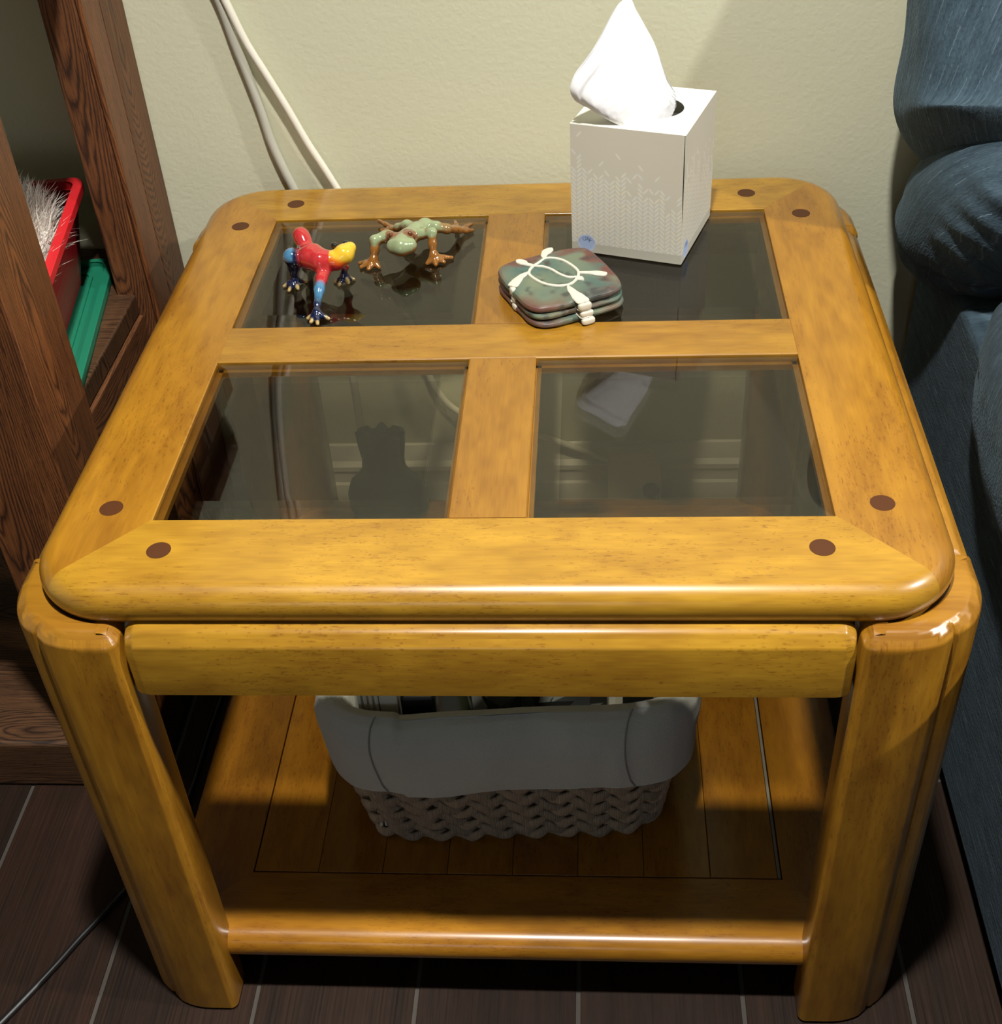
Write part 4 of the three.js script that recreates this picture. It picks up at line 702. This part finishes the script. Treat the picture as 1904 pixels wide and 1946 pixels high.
    const ma = m.clone().addScaledVector(side, w * 0.6), mb = m.clone().addScaledVector(side, -w * 0.6), mc = m.clone().addScaledVector(up, w * 0.6);
    for (const [p, q, s2, t2] of [[a, b, mb, ma], [b, c, mc, mb], [c, a, ma, mc]]) hairs.push(p, q, s2, p, s2, t2);
    hairs.push(ma, mb, e, mb, mc, e, mc, ma, e);
  }
  const hg = new THREE.BufferGeometry().setFromPoints(hairs); hg.computeVertexNormals();
  part(fur, 'fur_hairs', hg, Object.assign(M.fur, { side: THREE.DoubleSide })).userData.kind = 'stuff';
}

/* ================================================ BLUE SOFA ON THE RIGHT */
{
  const t = thing('sofa', 'dark blue fabric sofa with broken pale stripes and puffy pillow arms', 'sofa', [1.1, 0, 0.15]);
  part(t, 'side_panel', boxUV(rbox(0.458, 0.62, 0.025, 0.47, -0.352, 0.62, 0.012, 3), 'y'), M.fabricSide, 'dark plain side of the arm');
  const pucker = (q, k) => { const ds = Math.exp(-Math.pow((q.z + 0.140) / 0.030, 2)); return 0.0022 * ds * Math.sin((q.y * 0.9 + q.x * 0.6) * 230 + 2 * noise(q.x * 20, q.y * 20, k)); };
  const rough = (q) => 0.004 * noise(q.x * 13, q.y * 13, q.z * 13) + 0.0016 * noise(q.x * 45, q.y * 45, q.z * 45);
  const around = (cx, cy) => (x, y, z) => [z * 1.0, Math.atan2(y - cy, x - cx) * 0.11];
  const pad = lump(0.517, 0.540, -0.236, 0.111, 0.116, 0.113, 2.6, 48, (q) => rough(q) + pucker(q, 1), around(0.517, 0.50)); { const p = pad.attributes.position; for (let i = 0; i < p.count; i++) p.setZ(i, Math.max(-0.362, p.getZ(i) + 0.62 * (p.getY(i) - 0.54))); pad.computeVertexNormals(); }
  part(t, 'arm_pad', pad, M.fabric, 'rear puffy arm pad, gathered at its front seam');
  part(t, 'arm_pad', lump(0.536, 0.470, 0.240, 0.110, 0.102, 0.368, 3.0, 48, (q) => rough(q) + pucker(q, 2), around(0.536, 0.43)), M.fabric, 'long front arm pad');
  // leaning back cushions, thick below and thin at the top
  const back = (cx, rx, seg) => { const g = lump(cx, 0.790, 0, rx, 0.255, 1, 5, seg, null, (x, y, z) => [x, y]), p = g.attributes.position; for (let i = 0; i < p.count; i++) { const x = p.getX(i), y = p.getY(i), k = (p.getZ(i) + 1) / 2, zf = -0.268 + (0.873 - y) * 0.50; let Y = y + 0.115 * sstep(0.35, 1, k) * sstep(0.70, 0.56, y); const bump = 0.006 * noise(x * 9, y * 9, k * 2) + 0.0025 * noise(x * 26, y * 26, k * 6); p.setXYZ(i, x + 0.4 * bump + (Math.abs(x - cx) > rx * 0.9 ? 0.012 * Math.sign(x - cx) * Math.exp(-Math.pow((y - 0.625) / 0.05, 2)) : 0), Y, mix(-0.356, Math.max(zf, -0.335), k) + bump * k); } g.computeVertexNormals(); const n = g.attributes.normal, u = g.attributes.uv; for (let i = 0; i < p.count; i++) u.setXY(i, p.getX(i) + p.getZ(i), p.getY(i)); return g; };
  part(t, 'back_cushion', back(0.80, 0.408, 64), M.fabric);
  part(t, 'back_cushion', back(1.62, 0.40, 36), M.fabric);
  part(t, 'lower_back', boxUV(rbox(0.62, 2.0, 0.03, 0.58, -0.352, -0.20, 0.02, 3), 'y'), M.fabricSide);
  for (const x of [0.98, 1.62]) part(t, 'seat_cushion', lump(x, 0.38, 0.20, 0.318, 0.09, 0.36, 5, 26, (q) => 0.005 * noise(q.x * 9, q.y * 9, q.z * 9), (a, b, c) => [a, c]), M.fabric);
  part(t, 'base', boxUV(rbox(0.63, 2.0, 0.03, 0.29, -0.19, 0.56, 0.01), 'x'), M.fabricSide);
  part(t, 'fabric_strip', tube([[0.452, 0.400, 0.01], [0.4515, 0.392, 0.05], [0.452, 0.385, 0.12], [0.452, 0.38, 0.2]], 0.0045, 40, 8), std({ color: lin(0.10, 0.11, 0.12), roughness: 1 }), 'grey woven strip along the seam');
}

renderer.render(scene, camera);
